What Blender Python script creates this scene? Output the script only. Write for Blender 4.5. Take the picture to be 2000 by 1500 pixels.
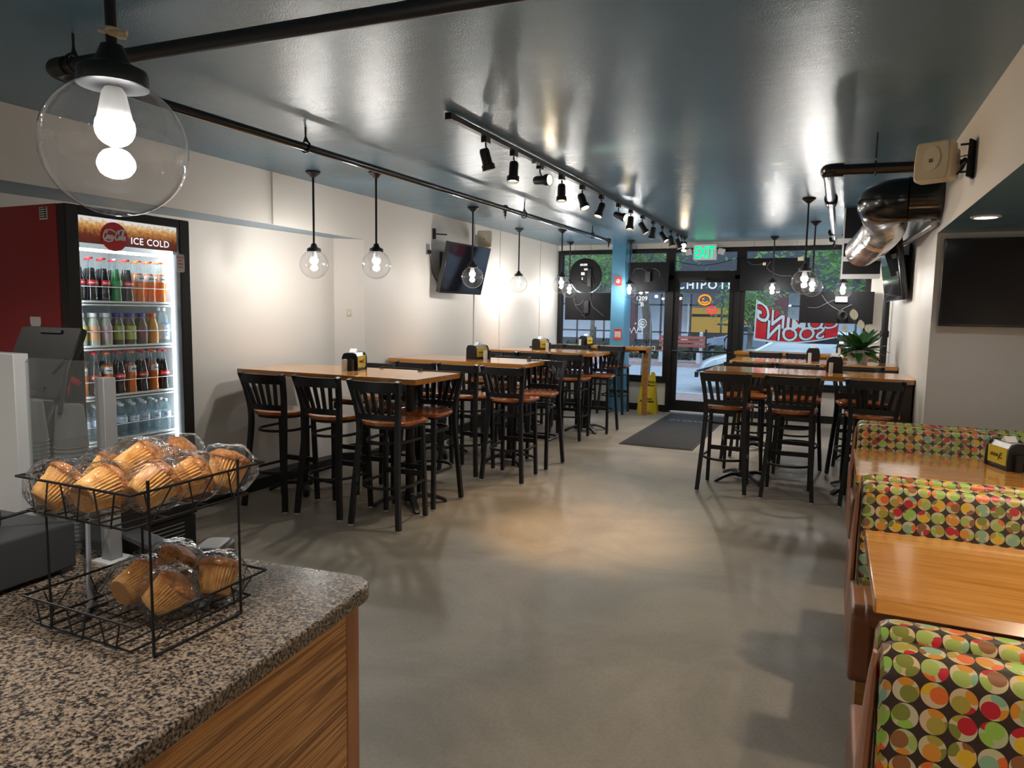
import bpy, math, random
from mathutils import Vector, Matrix, noise
PI = math.pi
S = bpy.context.scene
for o in list(bpy.data.objects): bpy.data.objects.remove(o)
COL = S.collection
random.seed(7)

# ------------------------------------------------------------------ camera
def make_camera():
    yaw, pitch, roll = -.4258, -.102, .0164
    fw = Vector((math.sin(yaw)*math.cos(pitch), math.cos(yaw)*math.cos(pitch), math.sin(pitch)))
    rt = Vector((math.cos(yaw), -math.sin(yaw), 0)); up = rt.cross(fw)
    r2 = rt*math.cos(roll)+up*math.sin(roll); u2 = -rt*math.sin(roll)+up*math.cos(roll)
    m = Matrix(((r2.x, u2.x, -fw.x, 0), (r2.y, u2.y, -fw.y, 0), (r2.z, u2.z, -fw.z, 1.579), (0, 0, 0, 1)))
    cd = bpy.data.cameras.new('camera'); cd.sensor_width = 36; cd.lens = 1375.22/2000*36
    cd.clip_start = .02; cd.clip_end = 300
    c = bpy.data.objects.new('camera', cd); COL.objects.link(c); c.matrix_world = m
    S.camera = c
make_camera()
# ------------------------------------------------------------------ view + world (overcast evening sky)
S.view_settings.view_transform = 'Standard'; S.view_settings.look = 'None'
S.view_settings.gamma = 1; S.view_settings.use_curve_mapping = False
S.view_settings.exposure = 0.45
W = bpy.data.worlds.new('world'); S.world = W; W.use_nodes = True
SKY_STRENGTH = 2.0
bgn = W.node_tree.nodes['Background']; bgn.inputs[0].default_value = (.66, .79, 1.0, 1); bgn.inputs[1].default_value = SKY_STRENGTH
BULB = 440.0      # emission strength of the globe bulbs
SPOT_W = 42.0     # watts of a track spotlight
DOWN_W = 46.0     # watts of a ceiling downlight over the counter

# ------------------------------------------------------------------ materials
def nd(nt, t, **k):
    n = nt.nodes.new(t)
    for a, b in k.items():
        if hasattr(n, a): setattr(n, a, b)
    return n
def lk(nt, a, b): nt.links.new(a, b)
def newmat(name):
    m = bpy.data.materials.new(name); m.use_nodes = True; return m, m.node_tree, m.node_tree.nodes['Principled BSDF']
def mat(name, col, rough=.5, metal=0, spec=.5, coat=0, emit=None, es=0, var=0, vscale=8, bump=0, bscale=60, trans=0):
    m, nt, p = newmat(name)
    c = (*col, 1)
    p.inputs['Base Color'].default_value = c; p.inputs['Roughness'].default_value = rough
    p.inputs['Metallic'].default_value = metal; p.inputs['Specular IOR Level'].default_value = spec
    p.inputs['Coat Weight'].default_value = coat; p.inputs['Coat Roughness'].default_value = .1
    p.inputs['Transmission Weight'].default_value = trans
    if emit: p.inputs['Emission Color'].default_value = (*emit, 1); p.inputs['Emission Strength'].default_value = es
    tc = None
    if var or bump:
        tc = nd(nt, 'ShaderNodeTexCoord')
    if var:
        n = nd(nt, 'ShaderNodeTexNoise'); n.inputs['Scale'].default_value = vscale; n.inputs['Detail'].default_value = 5
        lk(nt, tc.outputs['Object'], n.inputs['Vector'])
        r = nd(nt, 'ShaderNodeValToRGB'); lk(nt, n.outputs[0], r.inputs[0])
        r.color_ramp.elements[0].position = .3; r.color_ramp.elements[1].position = .7
        r.color_ramp.elements[0].color = (*[x*(1-var) for x in col], 1); r.color_ramp.elements[1].color = (*[min(1, x*(1+var)) for x in col], 1)
        lk(nt, r.outputs[0], p.inputs['Base Color'])
    if bump:
        n = nd(nt, 'ShaderNodeTexNoise'); n.inputs['Scale'].default_value = bscale; n.inputs['Detail'].default_value = 3
        lk(nt, tc.outputs['Object'], n.inputs['Vector'])
        b = nd(nt, 'ShaderNodeBump'); b.inputs['Strength'].default_value = bump; b.inputs['Distance'].default_value = .01
        lk(nt, n.outputs[0], b.inputs['Height']); lk(nt, b.outputs[0], p.inputs['Normal'])
    return m
def emat(name, col, s):
    m = bpy.data.materials.new(name); m.use_nodes = True; nt = m.node_tree; nt.nodes.clear()
    o = nd(nt, 'ShaderNodeOutputMaterial'); e = nd(nt, 'ShaderNodeEmission'); e.inputs[0].default_value = (*col, 1); e.inputs[1].default_value = s
    lk(nt, e.outputs[0], o.inputs[0]); return m
def glass(name, tint=(1, 1, 1), rough=.0, ior=1.5, haze=0, hazecol=(.8, .8, .8), bump=0, bscale=20, refl=1.0):
    m = bpy.data.materials.new(name); m.use_nodes = True; nt = m.node_tree; nt.nodes.clear()
    o = nd(nt, 'ShaderNodeOutputMaterial'); t = nd(nt, 'ShaderNodeBsdfTransparent'); t.inputs[0].default_value = (*tint, 1)
    g = nd(nt, 'ShaderNodeBsdfGlossy'); g.inputs['Roughness'].default_value = rough
    f = nd(nt, 'ShaderNodeLayerWeight'); f.inputs[0].default_value = .5; pw = nd(nt, 'ShaderNodeMath', operation='POWER'); pw.inputs[1].default_value = 5; lk(nt, f.outputs['Facing'], pw.inputs[0]); r0 = ((ior-1)/(ior+1))**2; sch = nd(nt, 'ShaderNodeMath', operation='MULTIPLY_ADD'); sch.inputs[1].default_value = 1-r0; sch.inputs[2].default_value = r0; lk(nt, pw.outputs[0], sch.inputs[0])
    mx = nd(nt, 'ShaderNodeMixShader')
    ml = nd(nt, 'ShaderNodeMath', operation='MULTIPLY'); ml.inputs[1].default_value = refl; ml.use_clamp = True
    lk(nt, sch.outputs[0], ml.inputs[0]); lk(nt, ml.outputs[0], mx.inputs[0]); lk(nt, t.outputs[0], mx.inputs[1]); lk(nt, g.outputs[0], mx.inputs[2])
    out = mx.outputs[0]
    if bump:
        tc = nd(nt, 'ShaderNodeTexCoord'); n = nd(nt, 'ShaderNodeTexNoise'); n.inputs['Scale'].default_value = bscale; n.inputs['Detail'].default_value = 3
        n.inputs['Distortion'].default_value = 1.5
        lk(nt, tc.outputs['Object'], n.inputs['Vector']); b = nd(nt, 'ShaderNodeBump'); b.inputs['Strength'].default_value = bump; b.inputs['Distance'].default_value = .02
        lk(nt, n.outputs[0], b.inputs['Height']); lk(nt, b.outputs[0], g.inputs['Normal']); lk(nt, b.outputs[0], f.inputs['Normal'])
    if haze:
        d = nd(nt, 'ShaderNodeBsdfDiffuse'); d.inputs[0].default_value = (*hazecol, 1)
        m2 = nd(nt, 'ShaderNodeMixShader'); m2.inputs[0].default_value = haze
        lk(nt, out, m2.inputs[1]); lk(nt, d.outputs[0], m2.inputs[2]); out = m2.outputs[0]
    lk(nt, out, o.inputs[0]); return m
def ramp(nt, stops, const=False):
    r = nd(nt, 'ShaderNodeValToRGB'); e = r.color_ramp.elements
    if const: r.color_ramp.interpolation = 'CONSTANT'
    while len(e) < len(stops): e.new(.5)
    for i, (p, c) in enumerate(stops): e[i].position = p; e[i].color = (*c, 1)
    return r
def wood(name, cols, scale=(1, 14, 14), rough=.2, coat=.3, dist=1.0, sc=2.2, spec=.5):
    m, nt, p = newmat(name); tc = nd(nt, 'ShaderNodeTexCoord'); mp = nd(nt, 'ShaderNodeMapping'); mp.inputs['Scale'].default_value = scale
    lk(nt, tc.outputs['Object'], mp.inputs[0])
    n = nd(nt, 'ShaderNodeTexNoise'); n.inputs['Scale'].default_value = sc; n.inputs['Detail'].default_value = 8; n.inputs['Distortion'].default_value = dist
    lk(nt, mp.outputs[0], n.inputs['Vector'])
    k = len(cols); r = ramp(nt, [(.3+.4*i/(k-1), c) for i, c in enumerate(cols)]); lk(nt, n.outputs[0], r.inputs[0])
    lk(nt, r.outputs[0], p.inputs['Base Color']); p.inputs['Roughness'].default_value = rough
    p.inputs['Coat Weight'].default_value = coat; p.inputs['Coat Roughness'].default_value = .06; p.inputs['Specular IOR Level'].default_value = spec
    return m
def fabric_circles():
    m, nt, p = newmat('circle_upholstery')
    def math_(op, a, b=None):
        n = nd(nt, 'ShaderNodeMath', operation=op)
        for i, v in enumerate((a, b)):
            if v is None: continue
            if isinstance(v, (int, float)): n.inputs[i].default_value = v
            else: lk(nt, v, n.inputs[i])
        return n.outputs[0]
    def vm(op, a, b=None):
        n = nd(nt, 'ShaderNodeVectorMath', operation=op)
        for i, v in enumerate((a, b)):
            if v is None: continue
            if isinstance(v, tuple): n.inputs[i].default_value = v
            else: lk(nt, v, n.inputs[i])
        return n
    uv = nd(nt, 'ShaderNodeUVMap').outputs[0]
    q = vm('MULTIPLY', uv, (1/.0505, 1/.0505, 0)).outputs[0]
    cell = vm('FLOOR', q).outputs[0]; f = vm('SUBTRACT', vm('FRACTION', q).outputs[0], (.5, .5, 0)).outputs[0]
    wn = nd(nt, 'ShaderNodeTexWhiteNoise'); wn.noise_dimensions = '3D'; lk(nt, cell, wn.inputs['Vector'])
    wn2 = nd(nt, 'ShaderNodeTexWhiteNoise'); wn2.noise_dimensions = '3D'; lk(nt, vm('ADD', cell, (13.3, 7.7, 3.1)).outputs[0], wn2.inputs['Vector'])
    s1 = nd(nt, 'ShaderNodeSeparateColor'); lk(nt, wn.outputs['Color'], s1.inputs[0])
    s2 = nd(nt, 'ShaderNodeSeparateColor'); lk(nt, wn2.outputs['Color'], s2.inputs[0])
    d0 = vm('LENGTH', f).outputs['Value']; circ = math_('LESS_THAN', d0, .485)
    pal = [(.62, .48, .27), (.58, .48, .28), (.46, .46, .24), (.64, .44, .25), (.55, .46, .30)]
    base = ramp(nt, [(i/5, c) for i, c in enumerate(pal)], True); lk(nt, s1.outputs[0], base.inputs[0])
    lob = [(.72, .14, .03), (.66, .25, .03), (.72, .42, .03), (.22, .22, .04), (.36, .42, .10), (.50, .02, .03), (.26, .40, .25), (.40, .30, .05), (.30, .48, .07), (.28, .11, .04)]
    c1 = ramp(nt, [(i/10, c) for i, c in enumerate(lob)], True); lk(nt, s1.outputs[2], c1.inputs[0])
    c2 = ramp(nt, [(i/10, c) for i, c in enumerate(lob[::-1])], True); lk(nt, s2.outputs[2], c2.inputs[0])
    def lobe(ang, off, rad):
        cx = math_('MULTIPLY', math_('COSINE', ang), off); cy = math_('MULTIPLY', math_('SINE', ang), off)
        cb = nd(nt, 'ShaderNodeCombineXYZ'); lk(nt, cx, cb.inputs[0]); lk(nt, cy, cb.inputs[1])
        return math_('LESS_THAN', vm('LENGTH', vm('SUBTRACT', f, cb.outputs[0]).outputs[0]).outputs['Value'], rad)
    a1 = math_('MULTIPLY', s1.outputs[1], 6.283)
    a2 = math_('ADD', a1, math_('ADD', 1.9, math_('MULTIPLY', s2.outputs[0], 2.2)))
    l1 = lobe(a1, .17, .33); l2 = lobe(a2, .42, .30); l3 = lobe(math_('ADD', a2, 1.7), .48, .26)
    c3 = ramp(nt, [(i/10, c) for i, c in enumerate(lob[3:]+lob[:3])], True); lk(nt, s2.outputs[1], c3.inputs[0])
    def mix(fac, a, b):
        n = nd(nt, 'ShaderNodeMix', data_type='RGBA'); lk(nt, fac, n.inputs[0])
        for i, v in ((6, a), (7, b)):
            if isinstance(v, tuple): n.inputs[i].default_value = (*v, 1)
            else: lk(nt, v, n.inputs[i])
        return n.outputs[2]
    col = mix(l3, base.outputs[0], c3.outputs[0]); col = mix(l2, col, c2.outputs[0]); col = mix(l1, col, c1.outputs[0]); col = mix(circ, (.045, .026, .018), col)
    lk(nt, col, p.inputs['Base Color']); p.inputs['Roughness'].default_value = .42; p.inputs['Specular IOR Level'].default_value = .35
    return m
def floor_mat():
    m, nt, p = newmat('polished_concrete'); tc = nd(nt, 'ShaderNodeTexCoord')
    n = nd(nt, 'ShaderNodeTexNoise'); n.inputs['Scale'].default_value = 1.1; n.inputs['Detail'].default_value = 9; n.inputs['Roughness'].default_value = .62; n.inputs['Distortion'].default_value = .6
    lk(nt, tc.outputs['Object'], n.inputs['Vector'])
    r = ramp(nt, [(.28, (.165, .142, .110)), (.5, (.285, .245, .192)), (.72, (.385, .335, .265))]); lk(nt, n.outputs[0], r.inputs[0])
    n2 = nd(nt, 'ShaderNodeTexNoise'); n2.inputs['Scale'].default_value = 60; n2.inputs['Detail'].default_value = 9; n2.inputs['Roughness'].default_value = .75; lk(nt, tc.outputs['Object'], n2.inputs['Vector'])
    mx = nd(nt, 'ShaderNodeMix', data_type='RGBA', blend_type='MULTIPLY'); mx.inputs[0].default_value = .5
    lk(nt, r.outputs[0], mx.inputs[6]); r2 = ramp(nt, [(.3, (.55, .55, .55)), (.6, (1, 1, 1))]); lk(nt, n2.outputs[0], r2.inputs[0]); lk(nt, r2.outputs[0], mx.inputs[7])
    lk(nt, mx.outputs[2], p.inputs['Base Color'])
    rr = nd(nt, 'ShaderNodeMapRange'); rr.inputs[3].default_value = .34; rr.inputs[4].default_value = .6; lk(nt, n.outputs[0], rr.inputs[0]); lk(nt, rr.outputs[0], p.inputs['Roughness'])
    return m
def ceiling_mat():
    m, nt, p = newmat('glossy_blue_paint'); tc = nd(nt, 'ShaderNodeTexCoord')
    p.inputs['Base Color'].default_value = (.082, .185, .262, 1); p.inputs['Roughness'].default_value = .27; p.inputs['Specular IOR Level'].default_value = .75
    mp = nd(nt, 'ShaderNodeMapping'); mp.inputs['Scale'].default_value = (1, 2.2, 1); lk(nt, tc.outputs['Object'], mp.inputs[0])
    n = nd(nt, 'ShaderNodeTexNoise'); n.inputs['Scale'].default_value = 2.0; n.inputs['Detail'].default_value = 3; lk(nt, mp.outputs[0], n.inputs['Vector'])
    n2 = nd(nt, 'ShaderNodeTexNoise'); n2.inputs['Scale'].default_value = 130; n2.inputs['Detail'].default_value = 2; lk(nt, tc.outputs['Object'], n2.inputs['Vector'])
    b = nd(nt, 'ShaderNodeBump'); b.inputs['Strength'].default_value = .22; b.inputs['Distance'].default_value = .02; lk(nt, n.outputs[0], b.inputs['Height'])
    b2 = nd(nt, 'ShaderNodeBump'); b2.inputs['Strength'].default_value = .5; b2.inputs['Distance'].default_value = .003; lk(nt, n2.outputs[0], b2.inputs['Height']); lk(nt, b.outputs[0], b2.inputs['Normal'])
    lk(nt, b2.outputs[0], p.inputs['Normal']); return m
def granite_mat():
    m, nt, p = newmat('speckled_granite'); tc = nd(nt, 'ShaderNodeTexCoord')
    v = nd(nt, 'ShaderNodeTexNoise'); v.inputs['Scale'].default_value = 150; v.inputs['Detail'].default_value = 5; v.inputs['Roughness'].default_value = .6
    lk(nt, tc.outputs['Object'], v.inputs['Vector'])
    r = ramp(nt, [(.38, (.012, .011, .013)), (.455, (.08, .065, .055)), (.52, (.26, .185, .125)), (.62, (.38, .29, .21)), (.72, (.44, .37, .29))]); lk(nt, v.outputs[0], r.inputs[0])
    w = nd(nt, 'ShaderNodeTexVoronoi'); w.inputs['Scale'].default_value = 150; lk(nt, tc.outputs['Object'], w.inputs['Vector'])
    r2 = ramp(nt, [(.0, (.5, .5, .52)), (.35, (1, 1, 1))]); lk(nt, w.outputs['Color'], r2.inputs[0])
    mx = nd(nt, 'ShaderNodeMix', data_type='RGBA', blend_type='MULTIPLY'); mx.inputs[0].default_value = .8; lk(nt, r.outputs[0], mx.inputs[6]); lk(nt, r2.outputs[0], mx.inputs[7])
    lk(nt, mx.outputs[2], p.inputs['Base Color']); p.inputs['Roughness'].default_value = .22; return m
M = {}
M['white'] = mat('white_wall_paint', (.70, .66, .60), .5, bump=.06, bscale=35)
M['ceil'] = ceiling_mat(); M['floor'] = floor_mat(); M['granite'] = granite_mat()
M['blue'] = mat('blue_paint', (.06, .235, .38), .3)
M['paleblue'] = mat('soffit_blue_paint', (.22, .33, .42), .4)
M['black'] = mat('black_metal', (.012, .012, .013), .42, spec=.45)
M['blackgloss'] = mat('black_gloss_metal', (.008, .008, .009), .16, spec=.7)
M['blackp'] = mat('black_plastic', (.010, .010, .011), .4, spec=.4)
M['cablegrey'] = mat('grey_cable_sheath', (.13, .13, .13), .5)
M['rub'] = mat('black_rubber', (.012, .012, .012), .7)
M['frame'] = mat('black_window_frame', (.010, .009, .0085), .5, spec=.3)
M['board'] = mat('black_sign_board', (.010, .010, .011), .6, spec=.12)
M['screen'] = mat('tv_screen', (.006, .006, .010), .06, spec=.6)
M['screenm'] = mat('matte_tv_screen', (.008, .007, .010), .22, spec=.4)
M['wtop'] = wood('honey_wood', [(.44, .17, .028), (.56, .24, .05), (.64, .30, .075)], scale=(1.0, 16, 16), rough=.18, coat=.55)
M['wside'] = wood('honey_wood_dark', [(.24, .10, .02), (.34, .15, .035), (.40, .19, .05)], scale=(2, 12, 12), rough=.3, coat=.2)
M['seat'] = wood('red_brown_wood', [(.22, .05, .013), (.42, .115, .028), (.55, .18, .045)], scale=(9, 1.6, 9), rough=.2, coat=.5)
M['laminate'] = wood('striped_wood_laminate', [(.08, .035, .012), (.50, .22, .065), (.66, .34, .12), (.22, .085, .025), (.58, .26, .08), (.75, .42, .16)], scale=(22, .5, 22), rough=.32, coat=.1, dist=.5, sc=2.6)
M['ltrim'] = wood('brown_wood_trim', [(.34, .13, .045), (.46, .19, .07)], scale=(10, 10, 1), rough=.3)
M['bwood'] = wood('booth_end_wood', [(.30, .10, .045), (.40, .15, .07)], scale=(8, 8, 1), rough=.3)
M['vinyl'] = mat('brown_vinyl', (.24, .095, .045), .34, var=.1, vscale=12)
M['fab'] = fabric_circles()
M['red'] = mat('red_cooler_side', (.30, .006, .014), .38)
M['redlab'] = mat('red_label', (.62, .02, .03), .4)
M['whitep'] = mat('white_plastic', (.72, .72, .72), .4)
M['whitel'] = mat('white_lettering', (.82, .82, .82), .5)
def cloth(name, col):
    m, nt, p = newmat(name); p.inputs['Base Color'].default_value = (*col, 1); p.inputs['Roughness'].default_value = .8
    tr = nd(nt, 'ShaderNodeBsdfTranslucent'); tr.inputs[0].default_value = (*col, 1); mx = nd(nt, 'ShaderNodeMixShader'); mx.inputs[0].default_value = .6
    o = nt.nodes['Material Output']; lk(nt, p.outputs[0], mx.inputs[1]); lk(nt, tr.outputs[0], mx.inputs[2]); lk(nt, mx.outputs[0], o.inputs[0]); return m
M['bannerred'] = cloth('red_banner_cloth', (.80, .03, .04)); M['bannerwhite'] = cloth('white_banner_print', (.85, .85, .88)); M['leafy'] = None
M['paper'] = mat('white_paper', (.75, .75, .73), .7)
M['steel'] = mat('brushed_aluminium', (.55, .55, .56), .32, metal=.9)
M['chrome'] = mat('flexible_aluminium', (.72, .72, .74), .2, metal=1)
M['greyp'] = mat('grey_painted_post', (.25, .25, .25), .45)
M['silver'] = mat('pale_post_paint', (.58, .58, .57), .4)
M['bulb'] = emat('bulb_glow', (1.0, .97, .93), BULB)
M['bulbcap'] = mat('white_bulb_housing', (.8, .8, .8), .4)
M['globe'] = glass('clear_globe_glass', (.98, .98, .98), .006, 1.55, haze=.0010, bump=.012, bscale=10, refl=1.6)
M['pane'] = glass('window_glass', (.9, .95, .96), .0, 1.5)
M['cglass'] = glass('cooler_door_glass', (.97, .98, .98), .0, 1.4)
M['acrylic'] = glass('clear_acrylic', (.86, .88, .88), .02, 1.5, haze=.05, hazecol=(.6, .62, .62))
M['film'] = glass('clear_plastic_film', (.97, .97, .97), .04, 1.5, haze=.010, hazecol=(.9, .9, .9), bump=.55, bscale=34, refl=1.9)
M['led'] = emat('cool_white_led', (.86, .96, 1.0), 12)
M['spot'] = emat('warm_lamp_face', (1.0, .80, .50), 60)
M['exitg'] = emat('green_lit_letters', (.0, .85, .28), 1.4)
M['cinside'] = mat('white_cooler_lining', (.72, .76, .78), .4)
M['shelf'] = mat('white_coated_wire', (.8, .82, .82), .35)
M['coke'] = mat('dark_cola', (.012, .006, .005), .08, spec=.6)
M['orange'] = mat('orange_soda', (.80, .17, .005), .12, emit=(1, .25, .01), es=0)
M['green'] = mat('green_soda_bottle', (.06, .26, .10), .1)
M['clearb'] = glass('clear_bottle', (.93, .97, .97), .02, 1.45, haze=.008, refl=1.2)
M['waterb'] = glass('clear_water_bottle', (.84, .92, .95), .03, 1.4, haze=.10, hazecol=(.8, .9, .95), bump=.5, bscale=60, refl=1.5)
M['yellow'] = mat('yellow_card', (.70, .52, .03), .45)
M['wet'] = mat('yellow_sign_plastic', (.60, .46, .01), .4)
M['ink'] = mat('black_ink', (.01, .01, .01), .6)
M['cream'] = mat('cream_plastic', (.62, .54, .38), .42)
M['crumb'] = None
M['leaf'] = mat('dark_green_leaf', (.022, .085, .018), .3, var=.4, vscale=9)
M['tleaf'] = cloth('tree_leaf', (.20, .36, .12))
M['bark'] = mat('tree_bark', (.13, .115, .10), .9, var=.3, vscale=20)
M['spathe'] = mat('white_spathe', (.75, .72, .55), .5)
M['mat'] = mat('dark_mat_carpet', (.014, .014, .016), .85, var=.2, vscale=90)
M['mat2'] = mat('mat_rubber_border', (.03, .03, .03), .8)
M['asphalt'] = mat('street_asphalt', (.30, .32, .35), .85, var=.12, vscale=3)
M['walk'] = mat('brick_sidewalk', (.36, .25, .24), .85, var=.15, vscale=6)
M['kerb'] = mat('granite_kerb', (.42, .43, .45), .8)
M['brick'] = None
M['carw'] = mat('pale_car_paint', (.62, .70, .76), .2, coat=.6)
M['cars'] = mat('silver_blue_car_paint', (.22, .27, .36), .2, coat=.6)
M['carglass'] = mat('dark_car_glass', (.03, .04, .05), .05, spec=.7)
M['tyre'] = mat('tyre', (.01, .01, .01), .8)
M['facade'] = mat('dark_shopfront', (.035, .038, .045), .5)
M['stone'] = mat('grey_stone', (.40, .43, .47), .8, var=.1, vscale=2)
M['benchw'] = mat('red_brown_slats', (.30, .075, .05), .6)
M['conc'] = mat('pale_concrete', (.42, .43, .44), .8)
M['shopglow'] = emat('yellow_lit_interior', (.80, .52, .16), .42)
M['redneon'] = emat('red_neon', (1, .02, .05), 1.6)
M['orneon'] = emat('orange_neon', (1, .22, .01), 1.8)
M['litlet'] = emat('white_lit_letters', (.75, .82, 1), .95)

# ------------------------------------------------------------------ mesh builder
class MB:
    def __init__(s): s.v = []; s.f = []; s.mi = []; s.uv = {}; s.cur = 0
    def mat(s, i): s.cur = i; return s
    def face(s, idx, uv=None):
        if uv: s.uv[len(s.f)] = uv
        s.f.append(tuple(idx)); s.mi.append(s.cur)
    def add(s, vs, fs, T=None):
        b = len(s.v)
        for p in vs:
            p = Vector(p)
            if T is not None: p = T @ p
            s.v.append(tuple(p))
        for f in fs: s.face([b+i for i in f])
    def box(s, x0, x1, y0, y1, z0, z1, T=None):
        vs = [(x, y, z) for z in (z0, z1) for y in (y0, y1) for x in (x0, x1)]
        s.add(vs, [(0, 2, 3, 1), (4, 5, 7, 6), (0, 1, 5, 4), (2, 6, 7, 3), (0, 4, 6, 2), (1, 3, 7, 5)], T); return s
    def rbox(s, x0, x1, y0, y1, z0, z1, r=.01, n=3, ax='z', T=None):
        a, b = {'z': ((x0, x1), (y0, y1)), 'x': ((y0, y1), (z0, z1)), 'y': ((x0, x1), (z0, z1))}[ax]
        pts = []
        for cx, cy, a0 in ((a[1]-r, b[1]-r, 0), (a[0]+r, b[1]-r, PI/2), (a[0]+r, b[0]+r, PI), (a[1]-r, b[0]+r, 3*PI/2)):
            for i in range(n+1):
                t = a0+PI/2*i/n; pts.append((cx+r*math.cos(t), cy+r*math.sin(t)))
        lo, hi = {'z': (z0, z1), 'x': (x0, x1), 'y': (y0, y1)}[ax]
        s.prism(pts, lo, hi, ax, T); return s
    def prism(s, pts, lo, hi, ax='z', T=None):
        def P(p, h): return {'z': (p[0], p[1], h), 'x': (h, p[0], p[1]), 'y': (p[0], h, p[1])}[ax]
        n = len(pts); vs = [P(p, lo) for p in pts]+[P(p, hi) for p in pts]
        fs = [tuple(range(n))[::-1], tuple(range(n, 2*n))]+[(i, (i+1) % n, n+(i+1) % n, n+i) for i in range(n)]
        if ax == 'y': fs = [f[::-1] for f in fs]
        s.add(vs, fs, T); return s
    def lathe(s, prof, n=24, T=None, cap=True):
        vs = []; fs = []
        for r, z in prof:
            for i in range(n): a = 2*PI*i/n; vs.append((r*math.cos(a), r*math.sin(a), z))
        for j in range(len(prof)-1):
            for i in range(n): k = (i+1) % n; fs.append((j*n+i, j*n+k, (j+1)*n+k, (j+1)*n+i))
        if cap:
            if prof[0][0] > 1e-4: fs.append(tuple(range(n))[::-1])
            if prof[-1][0] > 1e-4: fs.append(tuple((len(prof)-1)*n+i for i in range(n)))
        s.add(vs, fs, T); return s
    def sweep(s, path, sec, up=(0, 0, 1), closed=False, cap=True, T=None, scales=None):
        path = [Vector(p) for p in path]; n = len(path); m = len(sec); vs = []; fs = []
        prev = None
        for i, p in enumerate(path):
            if closed: t = path[(i+1) % n]-path[i-1]
            else: t = path[min(i+1, n-1)]-path[max(i-1, 0)]
            t.normalize()
            u = Vector(up) if prev is None else prev
            sd = t.cross(u)
            if sd.length < 1e-4: u = Vector((1, 0, 0)) if abs(t.x) < .9 else Vector((0, 1, 0)); sd = t.cross(u)
            sd.normalize(); u2 = sd.cross(t).normalized()
            if up is None or prev is not None: prev = u2
            elif up == 'free': prev = u2
            sc = scales[i] if scales else 1
            for a, b in sec: vs.append(p+sd*a*sc+u2*b*sc)
        for i in range(n if closed else n-1):
            k = (i+1) % n
            for j in range(m): l = (j+1) % m; fs.append((i*m+j, i*m+l, k*m+l, k*m+j))
        if cap and not closed: fs.append(tuple(range(m))[::-1]); fs.append(tuple((n-1)*m+j for j in range(m)))
        s.add(vs, fs, T); return s
    def tube(s, path, r, n=10, closed=False, T=None, scales=None):
        s.sweep(path, [(r*math.cos(2*PI*i/n), r*math.sin(2*PI*i/n)) for i in range(n)], closed=closed, T=T, scales=scales); return s
    def bar(s, path, w, h, up=(0, 0, 1), T=None, closed=False):
        s.sweep(path, [(-w/2, -h/2), (w/2, -h/2), (w/2, h/2), (-w/2, h/2)], up=up, T=T, closed=closed); return s
    def sphere(s, c, r, n=20, m=12, sc=(1, 1, 1), T=None, a0=0., a1=PI):
        prof = []
        for j in range(m+1):
            a = a0+(a1-a0)*j/m; prof.append((max(r*math.sin(a), 1e-5), -r*math.cos(a)))
        TT = Matrix.Translation(c) @ Matrix.Diagonal((*sc, 1))
        if T is not None: TT = T @ TT
        s.lathe(prof, n, TT, cap=False); return s
    def mesh(s, name, mats, smooth=True):
        me = bpy.data.meshes.new(name); me.from_pydata(s.v, [], s.f); me.update()
        if not isinstance(mats, (list, tuple)): mats = [mats]
        for m in mats: me.materials.append(m)
        me.polygons.foreach_set('material_index', s.mi)
        if s.uv:
            ul = me.uv_layers.new(name='UVMap')
            for fi, poly in enumerate(me.polygons):
                uvs = s.uv.get(fi)
                for k, li in enumerate(poly.loop_indices): ul.data[li].uv = uvs[k] if uvs else (0, 0)
        if smooth:
            me.polygons.foreach_set('use_smooth', [True]*len(me.polygons)); me.set_sharp_from_angle(angle=math.radians(38))
        return me
    def build(s, name, mats, parent=None, loc=None, rot=None, bevel=0, smooth=True):
        o = bpy.data.objects.new(name, s.mesh(name, mats, smooth)); COL.objects.link(o)
        if parent: o.parent = parent
        if loc: o.location = loc
        if rot: o.rotation_euler = rot
        if bevel:
            b = o.modifiers.new('bevel', 'BEVEL'); b.width = bevel; b.segments = 2; b.limit_method = 'ANGLE'
        return o
def tag(o, label, cat, group=None):
    o['label'] = label; o['category'] = cat
    if group: o['group'] = group
    return o
def thing(name, label, cat, loc=(0, 0, 0), rz=0, group=None):
    o = bpy.data.objects.new(name, None); COL.objects.link(o); o.location = loc; o.rotation_euler = (0, 0, rz)
    o.empty_display_size = .05
    return tag(o, label, cat, group)
def struct(o): o['kind'] = 'structure'; return o
KIDS = {}
def kids(o): return [c for c in bpy.data.objects if c.parent == o]
def dup(root, loc, rz=0, label=None, group=None, rot=None):
    if root.name not in KIDS: KIDS[root.name] = [(c, kids(c)) for c in kids(root)]
    r = root.copy(); COL.objects.link(r); r.location = loc; r.rotation_euler = rot if rot else (0, 0, rz)
    if label: r['label'] = label
    if group: r['group'] = group
    for c, gs in KIDS[root.name]:
        d = c.copy(); COL.objects.link(d); d.parent = r
        for g in gs: e = g.copy(); COL.objects.link(e); e.parent = d
    return r
def lin(a, b, n): return [tuple(a[k]+(b[k]-a[k])*i/(n-1) for k in range(3)) for i in range(n)]
def curve_pts(ctrl, n=8):
    P = [Vector(p) for p in ctrl]; P = [P[0]*2-P[1]]+P+[P[-1]*2-P[-2]]; out = []
    for i in range(1, len(P)-2):
        a, b, c, d = P[i-1:i+3]
        for k in range(n):
            t = k/n; out.append(.5*((2*b)+(-a+c)*t+(2*a-5*b+4*c-d)*t*t+(-a+3*b-3*c+d)*t**3))
    out.append(P[-2]); return out
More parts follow.
